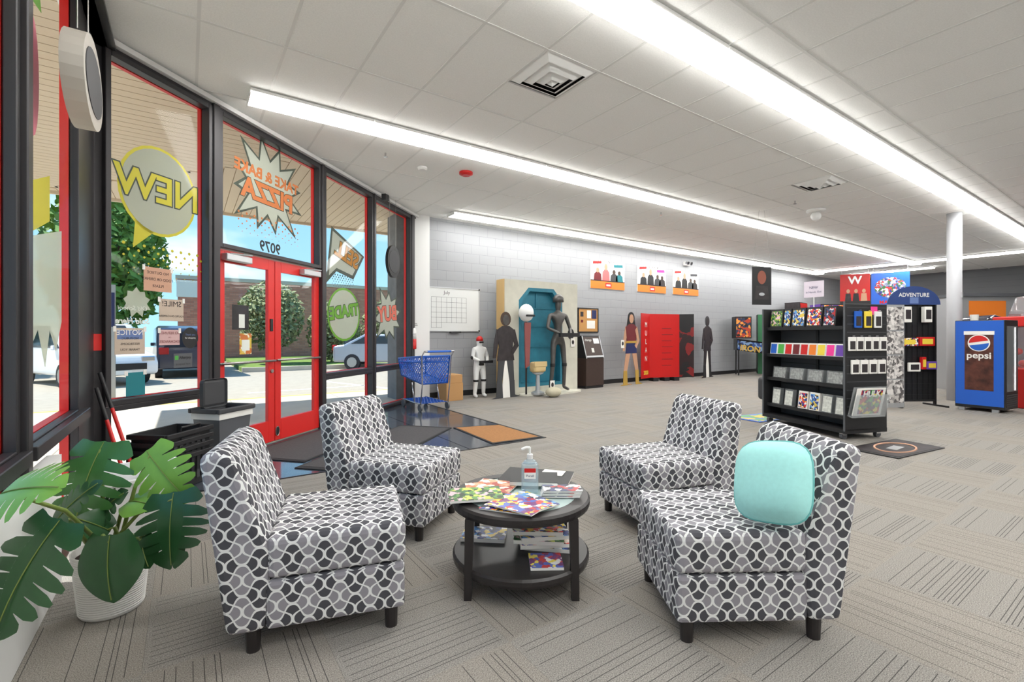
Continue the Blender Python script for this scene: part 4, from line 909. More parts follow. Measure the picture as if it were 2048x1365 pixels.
for i, (x, w) in enumerate(((8.46, 1.25), (10.23, 1.22), (11.78, 1.24))):
    t = thing('poster', ('orange-banded portrait poster nearest the cork board', 'orange-banded portrait poster between the two other wall posters', 'orange-banded portrait poster nearest the emergency light')[i], 'poster', (x, YB-.012, 2.48), group='orange-banded wall posters')
    MB().box(0, w, -.006, .01, 0, .74).build('board', 'paper', t); MB().box(0, w, -.009, -.006, 0, .19).build('orange_band', 'orange', t); MB().box(0, w, -.0085, -.006, .19, .215).build('black_strip', 'black', t)
    b = MB(); rnd = random.Random(i)
    for q in range(26):
        a = PI*q/26+rnd.uniform(-.05, .05); c_, s_ = math.cos(a), math.sin(a); r0 = rnd.uniform(.3, .42)
        b.add([(w/2+c_*r0, -.0075, .32+s_*r0*.9), (w/2+c_*.62-s_*.012, -.0075, min(.73, .32+s_*.5)), (w/2+c_*.62+s_*.012, -.0075, min(.73, .32+s_*.5))], [(0, 1, 2)])
    b.build('ray_print', 'black', t)['kind'] = 'stuff'
    for q, (cx, hh, mm) in enumerate(((.25, .32, 'maroon' if i == 0 else 'black'), (.55, .44, 'skin' if i < 2 else 'dark_grey'), (.85, .30, 'dark_grey'), (1.05, .28, 'decal_teal' if i == 0 else 'darkart'))):
        b = MB().prism([(cx-.14, .215), (cx+.14, .215), (cx+.12, .215+hh*.5), (cx+.05, .215+hh*.66), (cx-.05, .215+hh*.66), (cx-.12, .215+hh*.5)], -.0095, -.0065, 'xz').build('portrait_print', mat('coral', S(224, 110, 110), .6) if (i == 0 and q == 1) else ('black' if q == 1 else mm), t)
        MB().prism(ell(cx, .215+hh*.8, .055, hh*.2, 14), -.0098, -.0066, 'xz').build('face_print', 'skin' if q < 2 else 'brown', b)
    MB().box(w*.42, w*.60, -.0098, -.009, .04, .155).build('logo_block', 'red', t); MB().box(w*.45, w*.57, -.0104, -.0098, .075, .12).build('logo_inset', 'paper', t)
    MB().prism([(w*.06, .62), (w*.30, .65), (w*.31, .71), (w*.07, .69)], -.0102, -.0085, 'xz').build('brush_title', 'red', t); MB().prism([(w*.68, .58), (w*.95, .60), (w*.94, .67), (w*.67, .65)], -.0102, -.0085, 'xz').build('brush_title', 'decal_teal' if i == 0 else ('pink' if i == 1 else 'dark_grey'), t)
t = thing('cork_board', 'framed cork notice board with pinned papers', 'notice board', (8.02, YB-.03, 1.34)); MB().box(0, .7, 0, .02, 0, .62).build('cork_panel', 'cork', t); b = MB(); frame_rect(b, 0, .7, 0, .62, .025, -.012, .025); b.build('frame', 'black', t)
for i, (x, z, w, h, mm) in enumerate(((.30, .36, .14, .2, 'paper'), (.47, .35, .16, .22, 'navy'), (.30, .1, .28, .2, 'paper'), (.08, .4, .1, .12, 'darkart'), (.1, .25, .07, .07, 'maroon'))): MB().box(x, x+w, -.004, -.001, z, z+h).build('pinned_paper', mm, t)
# prop wall, figures
t = thing('prop_wall', 'weathered plaster film-set wall with a teal octagonal door recess', 'display wall', (5.45, 8.2, 0))
oc = [(.36, .16), (1.57, .16), (1.57, 2.02), (1.32, 2.30), (.62, 2.30), (.36, 2.02)]
b = MB(); b.box(0, .36, 0, .3, 0, 2.45); b.box(1.57, 2.03, 0, .3, 0, 2.45); b.box(.36, 1.57, 0, .3, 2.30, 2.45); b.box(.36, 1.57, 0, .3, 0, .16)
b.prism([(.36, 2.02), (.62, 2.30), (.36, 2.30)], 0, .3, 'xz'); b.prism([(1.57, 2.02), (1.57, 2.30), (1.32, 2.30)], 0, .3, 'xz'); b.build('wall_slab', 'plaster', t)
MB().box(-.012, 0, .01, .3, 0, 2.45).build('wood_edge', 'wood_light', t); MB().prism(oc, .16, .18, 'xz').build('door_panel', 'teal_door', t)
b = MB()
for i in range(6):
    p_, q_ = oc[i], oc[(i+1) % 6]; c_ = (.965, 1.2); ip = lambda a: (c_[0]+(a[0]-c_[0])*.9, c_[1]+(a[1]-c_[1])*.93)
    b.prism([p_, q_, ip(q_), ip(p_)], .0, .16, 'xz')
b.build('door_frame', 'teal_door', t)
for z in (.55, 1.0, 1.45, 1.85): MB().box(.45, 1.48, .145, .16, z, z+.025).build('door_rib', 'teal_door', t)
MB().box(.62, .68, .14, .16, 1.85, 2.2, Matrix.Translation((.3, 0, 0))).build('door_rib', 'teal_door', t); MB().prism(ell(1.82, 1.3, .09, .12), -.02, 0, 'xz').build('black_disc', 'black', t)
MB().prism(ell(1.12, -.16, .84, .30, 28), 0, .035).build('ground_plate', 'plaster', t)
def statue(name, lbl, cat, loc, rz, H, m, thin=1., cap=None, extra=None):
    t = thing(name, lbl, cat, loc, rz); k_ = H/1.8; q = thin
    P = [(0, 0, .98), (0, 0, 1.18), (0, 0, 1.38), (0, 0, 1.50), (0, -.01, 1.60), (0, -.01, 1.72), (-.19, 0, 1.42), (-.27, -.03, 1.18), (-.12, -.20, 1.08), (.19, 0, 1.42), (.27, -.03, 1.18), (.14, -.20, 1.04), (-.11, 0, .90), (-.14, -.02, .50), (-.16, .02, .08), (-.17, -.12, .04), (.11, 0, .90), (.14, -.02, .50), (.16, .02, .08), (.17, -.12, .04)]
    E_ = [(0, 1), (1, 2), (2, 3), (3, 4), (4, 5), (2, 6), (6, 7), (7, 8), (2, 9), (9, 10), (10, 11), (0, 12), (12, 13), (13, 14), (14, 15), (0, 16), (16, 17), (17, 18), (18, 19)]
    Rd = [.13, .12, .16, .06, .10, .085, .07, .055, .045, .07, .055, .045, .10, .07, .055, .04, .10, .07, .055, .04]
    me = skin_mesh([tuple(c*k_ for c in p_) for p_ in P], E_, [r_*k_*q for r_ in Rd], 2); me.materials.append(M(m)); link('figure', me, t)
    b = MB()
    for z, x in ((.50, -.14), (.50, .14)): b.lathe([(.074*q, z-.03), (.078*q, z), (.074*q, z+.03)], 14, Matrix.Translation((x*k_, -.02*k_, 0)) @ Matrix.Scale(k_, 4))
    b.build('knee_band', 'black', t)
    if cap: MB().lathe([(.105, 1.66), (.10, 1.74), (.05, 1.80), (.001, 1.81)], 16, Matrix.Translation((0, -.01*k_, 0)) @ Matrix.Scale(k_, 4)).build('cap', cap, t, smooth=True)
    if m == 'white':
        MB().lathe([(.135, .94), (.145, .98), (.135, 1.02)], 18, Matrix.Scale(k_, 4)).build('belt', 'black', t)
        MB().box(-.07*k_, .07*k_, -.115*k_, -.09*k_, 1.60*k_, 1.645*k_).build('visor', 'black', t)
        for sx in (-1, 1): MB().ball((sx*.27*k_, -.03*k_, 1.18*k_), .06*k_).build('elbow_joint', 'black', t, smooth=True)
    if extra: MB().box(-.16*k_, .30*k_, -.27*k_, -.21*k_, 1.02*k_, 1.09*k_).build('held_rod', extra, t)
    return t
statue('display_figure', 'white plastic display figure with a red cap and dark rod beside the cart', 'statue', (4.93, 8.35, 0), .1, 1.25, 'white', 1.05, 'red', 'black')
statue('display_figure', 'tall gaunt dark metal display figure in front of the teal doorway', 'statue', (6.68, 7.95, .036), 0, 2.12, 'steel_dark', .62, 'steel_dark', 'black')
t = thing('pedestal', 'small grey pedestal in front of the teal doorway', 'pedestal', (6.05, 7.85, .036)); MB().lathe([(.14, 0), (.14, .04), (.05, .08), (.04, .40), (.12, .44), (.12, .46)], 20).build('column', 'frame_alu', t); MB().box(-.16, .16, -.10, .10, .462, .68).build('satchel', 'tan', t, bevel=.05, seg=3); MB().box(-.165, .165, -.108, -.095, .58, .69).build('satchel_flap', 'tan', t, bevel=.01)
tag(MB().ball((0, 0, .10), .17, 14, 1.1, .8, .62).build('sack', mat('sack', S(190, 184, 160), .9, bump=.4, nscale=12), smooth=True, loc=(6.2, 7.52, .006)), 'beige cloth sack on the ground plate of the prop wall', 'sack')
t = thing('helmet_stand', 'white helmet on a pole draped with dull red cloth', 'helmet', (5.83, 7.96, .036)); MB().cyl((0, 0, 0), (0, 0, 1.55), .02).build('pole', 'wood_dark', t); MB().ball((0, 0, 1.70), .17, 18, .9, 1, 1.1).build('helmet', 'white', t, smooth=True); MB().box(-.10, .10, -.18, -.12, 1.62, 1.66).build('visor', 'black', t, bevel=.01); MB().prism([(-.05, .55), (.05, .6), (.09, 1.5), (-.07, 1.5)], -.05, -.02, 'xz').build('cloth', mat('dull_red', S(140, 80, 78), .9), t)
def standee(lbl, loc, rz, H, cols, wide=1., back=True, pose=0):
    t = thing('cardboard_standee', lbl, 'standee', loc, rz); k_ = H/1.85; y0, y1 = -.006, .006
    def pc(nm, pts, m, dy=0): MB().prism([(x*k_*wide, z*k_) for x, z in pts], y0-.002*dy, y1, 'xz').build(nm, m, t)
    hair, face, top, mid, legs, boots, arm = cols
    s = .12 if pose else .05
    pc('leg_print', [(-.16-s, .35), (-.04-s, .35), (.0, .95), (-.17, .98)], legs); pc('leg_print', [(.04+s, .35), (.16+s, .35), (.18, .98), (.0, .95)], legs)
    pc('boot_print', [(-.18-s, .03), (-.30-s, .0), (-.02-s, .0), (-.04-s, .37), (-.165-s, .37)], boots, 1); pc('boot_print', [(.06+s, .0), (.32+s, .0), (.18+s, .05), (.165+s, .37), (.04+s, .37)], boots, 1)
    pc('skirt_print', [(-.21, .80), (.21, .80), (.17, 1.08), (-.17, 1.08)], mid, 2); pc('torso_print', [(-.16, 1.06), (.16, 1.06), (.22, 1.46), (.08, 1.55), (-.08, 1.55), (-.22, 1.46)], top, 3)
    pc('arm_print', [(-.22, 1.48), (-.14, 1.40), (-.20, 1.12), (-.24, .86), (-.31, .86), (-.29, 1.15)], arm, 1); pc('arm_print', [(.22, 1.48), (.14, 1.40), (.22, 1.14), (.12, 1.0), (.18, .93), (.32, 1.12)], arm, 4)
    pc('hair_print', ell(0, 1.70, .125, .155, 18), hair, 1); pc('face_print', ell(.0, 1.68, .08, .115, 16), face, 4)
    if pose:
        pc('hair_print', [(-.12, 1.72), (.10, 1.74), (.17, 1.5), (.15, 1.30), (.06, 1.42), (-.10, 1.5), (-.18, 1.42)], hair, 0)
        for pts in ([(-.305, .98), (-.235, .98), (-.24, 1.1), (-.30, 1.1)], [(-.21, 1.06), (.21, 1.06), (.19, 1.12), (-.19, 1.12)]): pc('band_print', pts, 'gold', 5)
    if back: pc('backing', [(-.10, 0), (.12, 0), (.06, .8), (-.03, .8)], 'paper', -2)
    MB().box(-.05*k_, .05*k_, y1, .15*k_, 0, .015).build('foot', 'cardboard', t)
standee('dark brown cardboard figure standing in front of the prop wall', (5.33, 7.98, .002), .12, 1.74, ('brown', 'steel_dark', 'darkart', 'darkart', 'dark_grey', 'dark_grey', 'darkart'), 1.15)
standee('cardboard figure in maroon top and blue skirt beside the change machine', (9.37, 8.25, .002), .1, 1.86, ('black', 'skin', 'maroon', 'navy', 'skin', 'gold', 'skin'), 1.1, False, 1)
standee('dark grey cardboard figure beside the red folding display', (12.9, 8.40, .002), .15, 1.84, ('dark_grey', 'darkart', 'darkart', 'darkart', 'darkart', 'black', 'darkart'), 1.15)
for lb, x, y, z in (('small white price tag hanging by the black disc', 7.32, 8.18, 1.0), ('small white price tag standing near the metal figure', 6.32, 7.7, .12), ('white price tag held beside the maroon and blue cardboard figure', 9.0, 8.2, .95)):
    t = thing('price_tag', lb, 'price tag', (x, y, z)); MB().box(-.06, .06, -.004, .0, 0, .2).build('card', 'paper', t, bevel=.001, seg=1); MB().prism(ell(0, .11, .035, .05, 14), -.006, -.004, 'xz').build('print', 'darkart', t)
# change machine
t = thing('change_machine', 'brown cabinet change machine against the block wall', 'change machine', (7.78, 8.22, 0), .06)
MB().box(0, .62, .02, .5, .0, .06).build('plinth', 'black', t); MB().box(0, .62, 0, .5, .06, .72).build('lower_cabinet', 'laminate', t, bevel=.005, seg=1)
MB().prism([(0, .72), (.5, .72), (.5, 1.26), (.16, 1.26)], 0, .62, 'yz').build('upper_cabinet', 'black', t)
Tm = Matrix.Translation((0, 0, .72)) @ Matrix.Rotation(-math.atan2(.16, .54), 4, 'X')
MB().box(.03, .59, -.008, .0, .03, .53, Tm).build('face_panel', 'laminate', t); MB().box(.36, .56, -.014, -.006, .36, .49, Tm).build('bill_slot_panel', 'frame_alu', t); MB().box(.02, .60, -.02, -.006, .02, .06, Tm).build('coin_lip', 'frame_alu', t); MB().box(.0, .02, -.012, .0, .0, .55, Tm).box(.60, .62, -.012, .0, .0, .55, Tm).build('edge_trim', 'frame_alu', t); MB().box(.24, .32, -.014, -.006, .14, .25, Tm).build('sticker', 'paper', t)
b = text_mb('change', .085); q = MB(); q.v = [tuple(Tm @ Vector((.19+x, -.0095, .45+y))) for x, y, z in b.v]; q.f = b.f; q.build('lettering', 'paper', t)
# red folding display
t = thing('folding_display', 'red three-panel folding display reading MULAN 2020', 'display', (10.0, 8.42, .0), -.33)
for nm, pts, mm in (('left_panel', ((0, .05), (.42, .32)), 'art_red'), ('centre_panel', ((.42, .32), (1.36, .32)), 'art_red'), ('right_panel', ((1.36, .32), (1.66, .08)), art('art_wing', [(120, 16, 16), (36, 10, 12), (20, 16, 18), (24, 14, 14)], 2))):
    (xa, ya), (xb, yb) = pts; MB().prism([(xa, ya), (xb, yb), (xb, yb+.03), (xa, ya+.03)], .10, 1.86).build(nm, mm, t)
for xa in (.5, .85, 1.16): MB().box(xa, xa+.16, .26, .5, 0, .10).build('foot', 'black', t)
ang = math.atan2(.27, .42)
for i, ch in enumerate('MULAN'):
    b = text_mb(ch, .2); q = MB(); q.v = [(.21+x*math.cos(ang)*.9+.01, .185+x*math.sin(ang)*.9-.008, 1.55-i*.23+y) for x, y, z in b.v]; q.f = b.f; q.build('lettering', 'paper', t)
b = text_mb('2020', .15, .004); q = MB(); q.v = [(.21+x*math.cos(ang)*.9+.01, .185+x*math.sin(ang)*.9-.008, .25+y) for x, y, z in b.v]; q.f = b.f; q.build('lettering', 'yellow', t)
for i in range(7): MB().box(.80, 1.10+.05*(i % 2), .315, .319, 1.45-i*.17, 1.465-i*.17).build('caption_line', 'maroon', t)
# ------------------------------------------------------------------ arcade corner (far)
t = thing('pinball_machine', 'pinball machine with IRON MAN lettering along its side', 'pinball machine', (14.3, 8.28, 0), math.radians(-50))
MB().prism([(.0, .80), (1.35, .62), (1.35, .98), (.0, 1.16)], 0, .58, 'xz').build('cabinet', 'black_gloss', t); MB().box(-.05, .42, -.02, .6, 1.17, 1.86).build('backbox', 'black', t, bevel=.01)
MB().box(-.02, .39, -.026, -.02, 1.21, 1.82).build('backbox_print', art('art_pin', [(26, 24, 30), (180, 60, 30), (230, 150, 60), (40, 50, 80)], 7), t); MB().prism([(.02, .83), (1.33, .655), (1.33, .93), (.02, 1.11)], -.004, 0, 'xz').build('side_print', art('art_pinside', [(20, 24, 40), (40, 70, 130), (24, 22, 24), (120, 150, 190)], 6), t)
text('IRON MAN', .24, 'gold', t, .68, .80, -.008, 'in', .008, -.13)
for x, y in ((.06, .06), (.06, .5), (1.28, .06), (1.28, .5)): MB().cyl((x, y, 0), (x, y, .8 if x < 1 else .63), .02).build('leg', 'black', t)
def arcade(lbl, loc, rz, H, side, marquee, body='black'):
    t = thing('arcade_cabinet', lbl, 'arcade cabinet', loc, rz)
    prof = [(-.4, 0), (.4, 0), (.4, H), (-.1, H), (-.12, H-.28), (.05, H-.4), (-.0, H*.55), (-.4, H*.48)]
    MB().prism(prof, -.34, .34, 'yz').build('cabinet', body, t); MB().prism([(x*.98, z) for x, z in prof], -.348, -.341, 'yz').build('side_print', side, t); MB().prism([(x*.98, z) for x, z in prof], .341, .348, 'yz').build('side_print', side, t)
    MB().box(-.32, .32, -.125, -.105, H-.27, H-.03).build('marquee', marquee, t); MB().box(-.30, .30, -.02, .0, H*.58, H-.45).build('screen', 'black_gloss', t); MB().box(-.33, .33, -.42, -.05, H*.49, H*.51).build('control_panel', 'dark_grey', t)
arcade('green-sided arcade cabinet beside the pinball machine', (16.0, 8.1, 0), .55, 1.95, mat('arc_green', S(50, 120, 76), .4), ARTS[4])
arcade('arcade cabinet with a white and purple side next to the green one', (16.9, 7.2, 0), .5, 1.6, 'purple', ARTS[3], 'white')
arcade('tall arcade cabinet with purple and orange marquee behind the shelf', (15.9, 6.3, 0), -.6, 2.2, 'purple', art('art_marq', [(230, 110, 50), (110, 70, 170), (60, 60, 120), (240, 200, 120)], 6))
arcade('dark arcade cabinet with a red topper behind the hanging banner', (18.3, 8.2, 0), .1, 2.45, 'darkart', 'red')
t = thing('banner', 'dark film poster banner hanging from the ceiling on wires', 'banner', (9.0, 4.72, 1.85), TH-PI/2+.15); MB().box(-.2, .2, -.004, .004, 0, .72).build('cloth', 'black', t); MB().prism(ell(0, .52, .09, .13, 18), -.006, -.004, 'xz').build('portrait_print', mat('rust_face', S(150, 84, 66), .6), t); MB().prism([(-.16, .1), (.16, .1), (.12, .36), (-.12, .36)], -.0055, -.004, 'xz').build('figure_print', 'darkart', t)
MB().prism(ell(0, .2, .06, .03, 14), -.0062, -.0055, 'xz').build('emblem_print', 'frame_alu', t)
for s in (-1, 1): MB().tube([(s*.19, 0, .72), (s*.05, 0, CZ-1.85)], .002, 5).build('hanging_wire', 'steel', t)
# ------------------------------------------------------------------ merchandise shelf on casters
GZ = math.radians(-111); G0 = (7.0, 3.66)
GT = Matrix.Translation((G0[0], G0[1], 0)) @ Matrix.Rotation(GZ, 4, 'Z')
t = thing('merchandise_shelf', 'tall black double-sided merchandise shelf unit on casters', 'shelf', (G0[0], G0[1], 0), GZ)
WG, DG, HG = 1.33, .64, 1.65
for x in (0, WG-.03): MB().box(x, x+.03, 0, DG, .11, HG).build('end_panel', 'black', t, bevel=.004, seg=1)
MB().box(.03, WG-.03, .30, .34, .11, HG-.02).build('back_panel', 'dark_grey', t)
for i in range(9): MB().box(.03, WG-.03, .292, .30, .25+i*.155, .262+i*.155).build('panel_slat', 'black', t)
MB().box(WG/2-.02, WG/2+.02, .285, .30, .11, HG-.02).build('centre_upright', 'black', t); MB().box(0, WG, 0, DG, .08, .13).build('base_deck', 'black', t)
SHZ = (1.36, .98, .64, .26)
for z in SHZ:
    s = MB().box(.03, WG-.03, .06, .30, z-.015, z).build('shelf', 'black', t); MB().box(.03, WG-.03, .05, .06, z-.02, z+.025).build('shelf_lip', 'black', s)
MB().box(0, .022, -.004, .0, .11, HG).build('edge_strip', 'grey_plastic', t); MB().box(WG-.022, WG, -.004, .0, .11, HG+.03).build('edge_strip', 'grey_plastic', t)
b = MB()
for i in range(14): b.box(WG, WG+.004, .02, DG-.02, .3+i*.1, .31+i*.1)
b.build('slatwall_grooves', 'dark_grey', t)
for x, y in ((.08, .06), (.08, DG-.06), (WG-.08, .06), (WG-.08, DG-.06)):
    w = MB().cyl((x-.02, y, .04), (x+.02, y, .04), .04, n=14).build('caster', 'grey_plastic', t); MB().box(x-.025, x+.025, y-.03, y+.03, .05, .085).build('caster_fork', 'chrome', w)
def on_shelf(name, lbl, x, z, w, h, d, m, grp, front=None, tilt=.12, clear=False, y=.07):
    p = GT @ Vector((x, y, z+.001)); t = thing(name, lbl, name.replace('_', ' ').split()[-1], tuple(p), GZ, grp)
    R_ = Matrix.Translation((0, 0, d*math.sin(tilt)+.001)) @ Matrix.Rotation(-tilt, 4, 'X')
    MB().box(0, w, 0, d, 0, h, R_).build('body', m, t)
    if front: MB().box(w*.08, w*.92, -.002, 0, h*.1, h*.9, R_).build('front_print' if not clear else 'window', front, t)
    return t
c5 = (('green landscape art', 'art_green', .25), ('pale blue action art', 'art_blue', .14), ('blue robot-like art', 'art_blue', .24), ('red and dark art', 'art_hot', .26), ('blue and red art', 'art_dark', .20))
x = .06
for lb, a, w in c5: on_shelf('toy_box', 'boxed toy with %s on the top shelf of the merchandise unit' % lb, x, SHZ[0], w-.02, .27, .10, 'black', 'boxed toys on the top shelf', M(a)); x += w+.0
cs = ('blue', 'green', 'red', 'maroon', 'red', 'orange', 'yellow', 'pink', 'purple')
for i in range(9): on_shelf('figure_box', 'small white window box with a %s print, number %d from the shelf end panel' % (cs[i], i+1), .07+i*.132, SHZ[1], .125, .17, .10, 'white', 'small window boxes on the second shelf', M(cs[i]))
for i in range(4): on_shelf('clear_case', 'clear plastic display case on the third shelf', .12+i*.295, SHZ[2], .24, .17, .09, 'clear_plastic', 'clear cases on the third shelf', mat('case_insert', S(150, 152, 150), .5, noise=.5, nscale=30))
for i, (x, a, lb) in enumerate(((.10, None, 'clear blister pack nearest the left end panel on the bottom shelf'), (.32, None, 'clear blister pack second on the bottom shelf'), (.56, 'art_hot', 'orange carded figure pack on the bottom shelf'), (.74, 'art_blue', 'blue carded figure pack on the bottom shelf'), (.93, None, 'clear blister pack beside the blue carded pack'), (1.12, None, 'clear blister pack nearest the right end panel on the bottom shelf'))):
    on_shelf('blister_pack', lb, x, SHZ[3], .15, .25, .05, 'clear_plastic' if a is None else 'paper', 'packs on the bottom shelf', M(a) if a else mat('blister_card', S(206, 208, 200), .6, noise=.3, nscale=30))
# end panel goods: local x beyond WG
def on_end(name, lbl, y, z, w, h, m, grp=None, print_=None, th=.02):
    p = GT @ Vector((WG+.006, y, z)); t = thing(name, lbl, 'pouch' if 'bag' in name else name.replace('_', ' '), tuple(p), GZ, grp)
    MB().box(0, th, 0, w, 0, h).build('pouch', m, t, bevel=.004, seg=1)
    if print_: MB().box(th, th+.002, w*.15, w*.85, h*.12, h*.7).build('contents_print', print_, t)
    MB().cyl((-.004, w/2, h+.012), (th+.03, w/2, h+.012), .004, n=6).build('peg_hook', 'chrome', t)
for i, (y, m_, lb) in enumerate(((.12, 'blue', 'blue hanging pouch on the top peg row'), (.27, 'yellow', 'yellow hanging pouch on the top peg row'), (.42, 'white', 'white hanging pouch on the top peg row'))): on_end('hanging_bag', lb, y, 1.36, .11, .2, m_, None, 'darkart')
for i in range(5): on_end('hanging_bag', 'white hanging bag on the middle peg row of the shelf end', .03+i*.118, 1.08, .108, .17, 'paper', 'bags on the middle peg row', 'darkart')
for i in range(4): on_end('hanging_bag', 'white hanging bag on the lower peg row of the shelf end', .07+i*.135, .80, .12, .17, 'paper', 'bags on the lower peg row', 'darkart')
p = GT @ Vector((WG+.005, .03, .30)); t = thing('comic_holder', 'clear acrylic wall holder on the shelf end', 'rack', tuple(p), GZ); R_ = Matrix.Rotation(.22, 4, 'Y')
MB().box(0, .004, 0, .50, 0, .36, R_).box(.06, .064, 0, .50, 0, .28, R_).box(0, .064, 0, .50, -.006, 0, R_).build('tray', 'clear_plastic', t)
p = GT @ Vector((WG+.03, .06, .306)); t = thing('comic_book', 'large comic with red and green cover in the acrylic holder', 'comic book', tuple(p), GZ)
MB().box(0, .012, 0, .42, 0, .34, R_).build('pages', 'paper', t); MB().box(.012, .0135, .06, .38, .02, .32, R_).build('cover', art('art_cover', [(196, 40, 40), (70, 160, 70), (90, 60, 110), (240, 220, 90), (30, 30, 30)], 12), t)
b = text_mb('HULK', .10, .004); q = MB(); q.v = [tuple(R_ @ Vector((.0145, .22+x, .27+y))) for x, y, z in b.v]; q.f = b.f; q.build('lettering', 'paper', t)
p = GT @ Vector((WG+.005, .38, 1.52)); tag(MB().box(0, .003, 0, .1, 0, .1).build('sticky_note', 'pink', loc=tuple(p), rz=GZ), 'bright pink sticky note at the top of the shelf end', 'sticky note')
p = GT @ Vector((.60, .30, 1.64)); t = thing('counter_sign', 'pale sign reading NEW on a thin stand on top of the shelf', 'sign', tuple(p), GZ+.25)
MB().box(-.06, .06, -.04, .04, 0, .008).cyl((0, 0, 0), (0, 0, .16), .006, n=8).build('stand', 'white', t); MB().box(-.13, .13, -.006, .006, .15, .37).build('card', mat('pale_pink', S(226, 214, 226), .4), t); text('NEW', .05, 'navy', t, 0, .28, -.0075, 'in'); text('In Nendo Out', .036, 'navy', t, 0, .22, -.0075, 'in')
t = thing('shoulder_bag', 'dark grey bag hanging on the far side of the shelf', 'bag', tuple(GT @ Vector((-.05, .12, .30))), GZ); MB().box(-.16, .0, -.04, .30, 0, .34).build('pouch', 'dark_grey', t, bevel=.05, seg=3); MB().tube([(-.08, .0, .32), (.01, .13, .62), (-.08, .26, .32)], .01, 6).build('strap', 'dark_grey', t); MB().cyl((-.02, .13, .61), (.048, .13, .61), .008, n=8).build('hook', 'chrome', t)
# ------------------------------------------------------------------ wire rack, comic panel, fridge, column, toy machine
FC = TH-PI/2    # facing the camera direction
t = thing('comic_display_board', 'tall free-standing panel covered with grey comic pages', 'panel', (10.0, 3.05, 0), FC+.1); MB().box(-.28, .28, -.015, .015, .02, 1.80).build('board', 'frame_alu', t)
for i in range(3):
    for j in range(4): MB().box(-.27+i*.18, -.095+i*.18, -.019, -.015, .10+j*.42, .50+j*.42).build('comic_page', art('art_page%d' % ((i+j) % 3), [(200, 196, 192), (150, 146, 144), (96, 92, 92), (226, 222, 218)], 10+(i+j) % 3), t)
t = thing('display_rack', 'black wire display rack with a blue arched header', 'rack', (10.75, 2.93, 0), FC+.05)
b = MB()
for x in (-.42, .42): b.box(x-.015, x+.015, -.02, .02, 0, 1.85); b.box(x-.02, x+.02, -.25, .22, 0, .03)
b.box(-.42, .42, -.02, .02, 1.82, 1.85); b.box(-.42, .42, -.02, .02, .08, .11); b.build('frame', 'black', t)
b = MB()
for i in range(17): b.box(-.42, .42, -.006, -.0, .2+i*.098, .206+i*.098)
for i in range(9): b.box(-.40+i*.1, -.394+i*.1, .0, .006, .11, 1.82)
b.build('wire_grid', 'black', t); MB().box(-.42, .42, .012, .02, .11, 1.82).build('back_sheet', 'black', t)
MB().prism(ell(0, 1.82, .50, .33, 20, 0, PI)+[(-.5, 1.82)], -.03, -.015, 'xz').build('header', mat('header_blue', S(44, 66, 120), .4), t); text('ADVENTURE', .1, 'paper', t, 0, 1.99, -.032, 'in', .001); MB().box(-.08, .08, -.036, -.03, 1.84, 1.95).build('header_badge', 'decal_blue', t)
for lb, x, z, w, h, d, m_ in (('white carton pair on the left of the wire rack top row', -.24, 1.5, .14, .28, .08, 'paper'), ('white carton on the right of the wire rack top row', .14, 1.5, .14, .28, .08, 'paper'), ('red snack pouch at the left end of the wire rack top row', -.40, 1.5, .14, .12, .05, 'red'), ('row of red snack boxes on the wire rack middle row', -.40, 1.08, .40, .14, .10, 'art_hot'), ('red snack bag on the wire rack middle row', .05, 1.08, .28, .16, .08, 'red'), ('white price card on the wire rack lower row', -.12, .62, .22, .16, .04, 'paper'), ('red carton on the wire rack lower row', .11, .66, .08, .22, .06, 'red'), ('purple snack box on the wire rack lower row', .20, .66, .19, .14, .06, 'purple')):
    p = Matrix.Translation((10.75, 2.93, 0)) @ Matrix.Rotation(FC+.05, 4, 'Z') @ Vector((x, -.02-d, z)); o = thing('snack_pack', lb, 'pack', tuple(p), FC+.05, None); MB().box(0, w, 0, d, 0, h).build('carton', m_, o, bevel=.006, seg=1); MB().box(w*.15, w*.85, -.002, 0, h*.2, h*.8).build('print', 'darkart' if m_ == 'paper' else 'yellow', o); MB().cyl((w/2, d+.02, h*.92), (w/2, d-.01, h*.92), .004, n=6).build('peg_hook', 'chrome', o)
t = thing('drinks_fridge', 'blue Pepsi glass-sided drinks fridge beside the column', 'fridge', (10.93, 2.40, 0), math.radians(-96))   # local x along the front, y = depth
MB().box(0, .62, 0, .58, .05, 1.52).build('cabinet', 'black', t, bevel=.01); MB().box(.01, .61, -.006, 0, .10, 1.51).build('front_graphic', 'pepsi_blue', t); MB().box(.13, .49, -.009, -.006, .35, 1.32).build('glass_print', mat('cola', S(84, 46, 36), .35, noise=.75, nscale=9), t); MB().box(.12, .50, -.0095, -.006, 1.28, 1.34).build('foam_print', 'paper', t)
for nm, a0, a1, mm in (('badge_top', .35, PI-.0, 'red'), ('badge_bottom', PI+.35, 2*PI, 'blue')): MB().prism([(.31+.125*math.cos(a), 1.14+.125*math.sin(a)) for a in [a0+(a1-a0)*i/16 for i in range(17)]], -.013, -.011, 'xz').build(nm, mm, t)
MB().prism(ell(.31, 1.14, .14, .14, 28), -.011, -.009, 'xz').build('badge_ring', 'paper', t); text('pepsi', .15, 'paper', t, .31, .93, -.011, 'in', .003)
MB().box(.62, .628, .08, .50, .35, 1.42).build('side_glass', 'clear_plastic', t); MB().box(.60, .621, .42, .46, .36, 1.40).build('led_strip', mat('led', (1, 1, 1, 1), .5, emit=2.0), t)
for i in range(6): MB().box(.62, .626, .06, .52, .10+i*.035, .12+i*.035).build('vent_slat', 'dark_grey', t)
for x in (.08, .5): MB().box(x-.04, x+.04, .02, .08, 0, .05).build('foot', 'frame_alu', t)
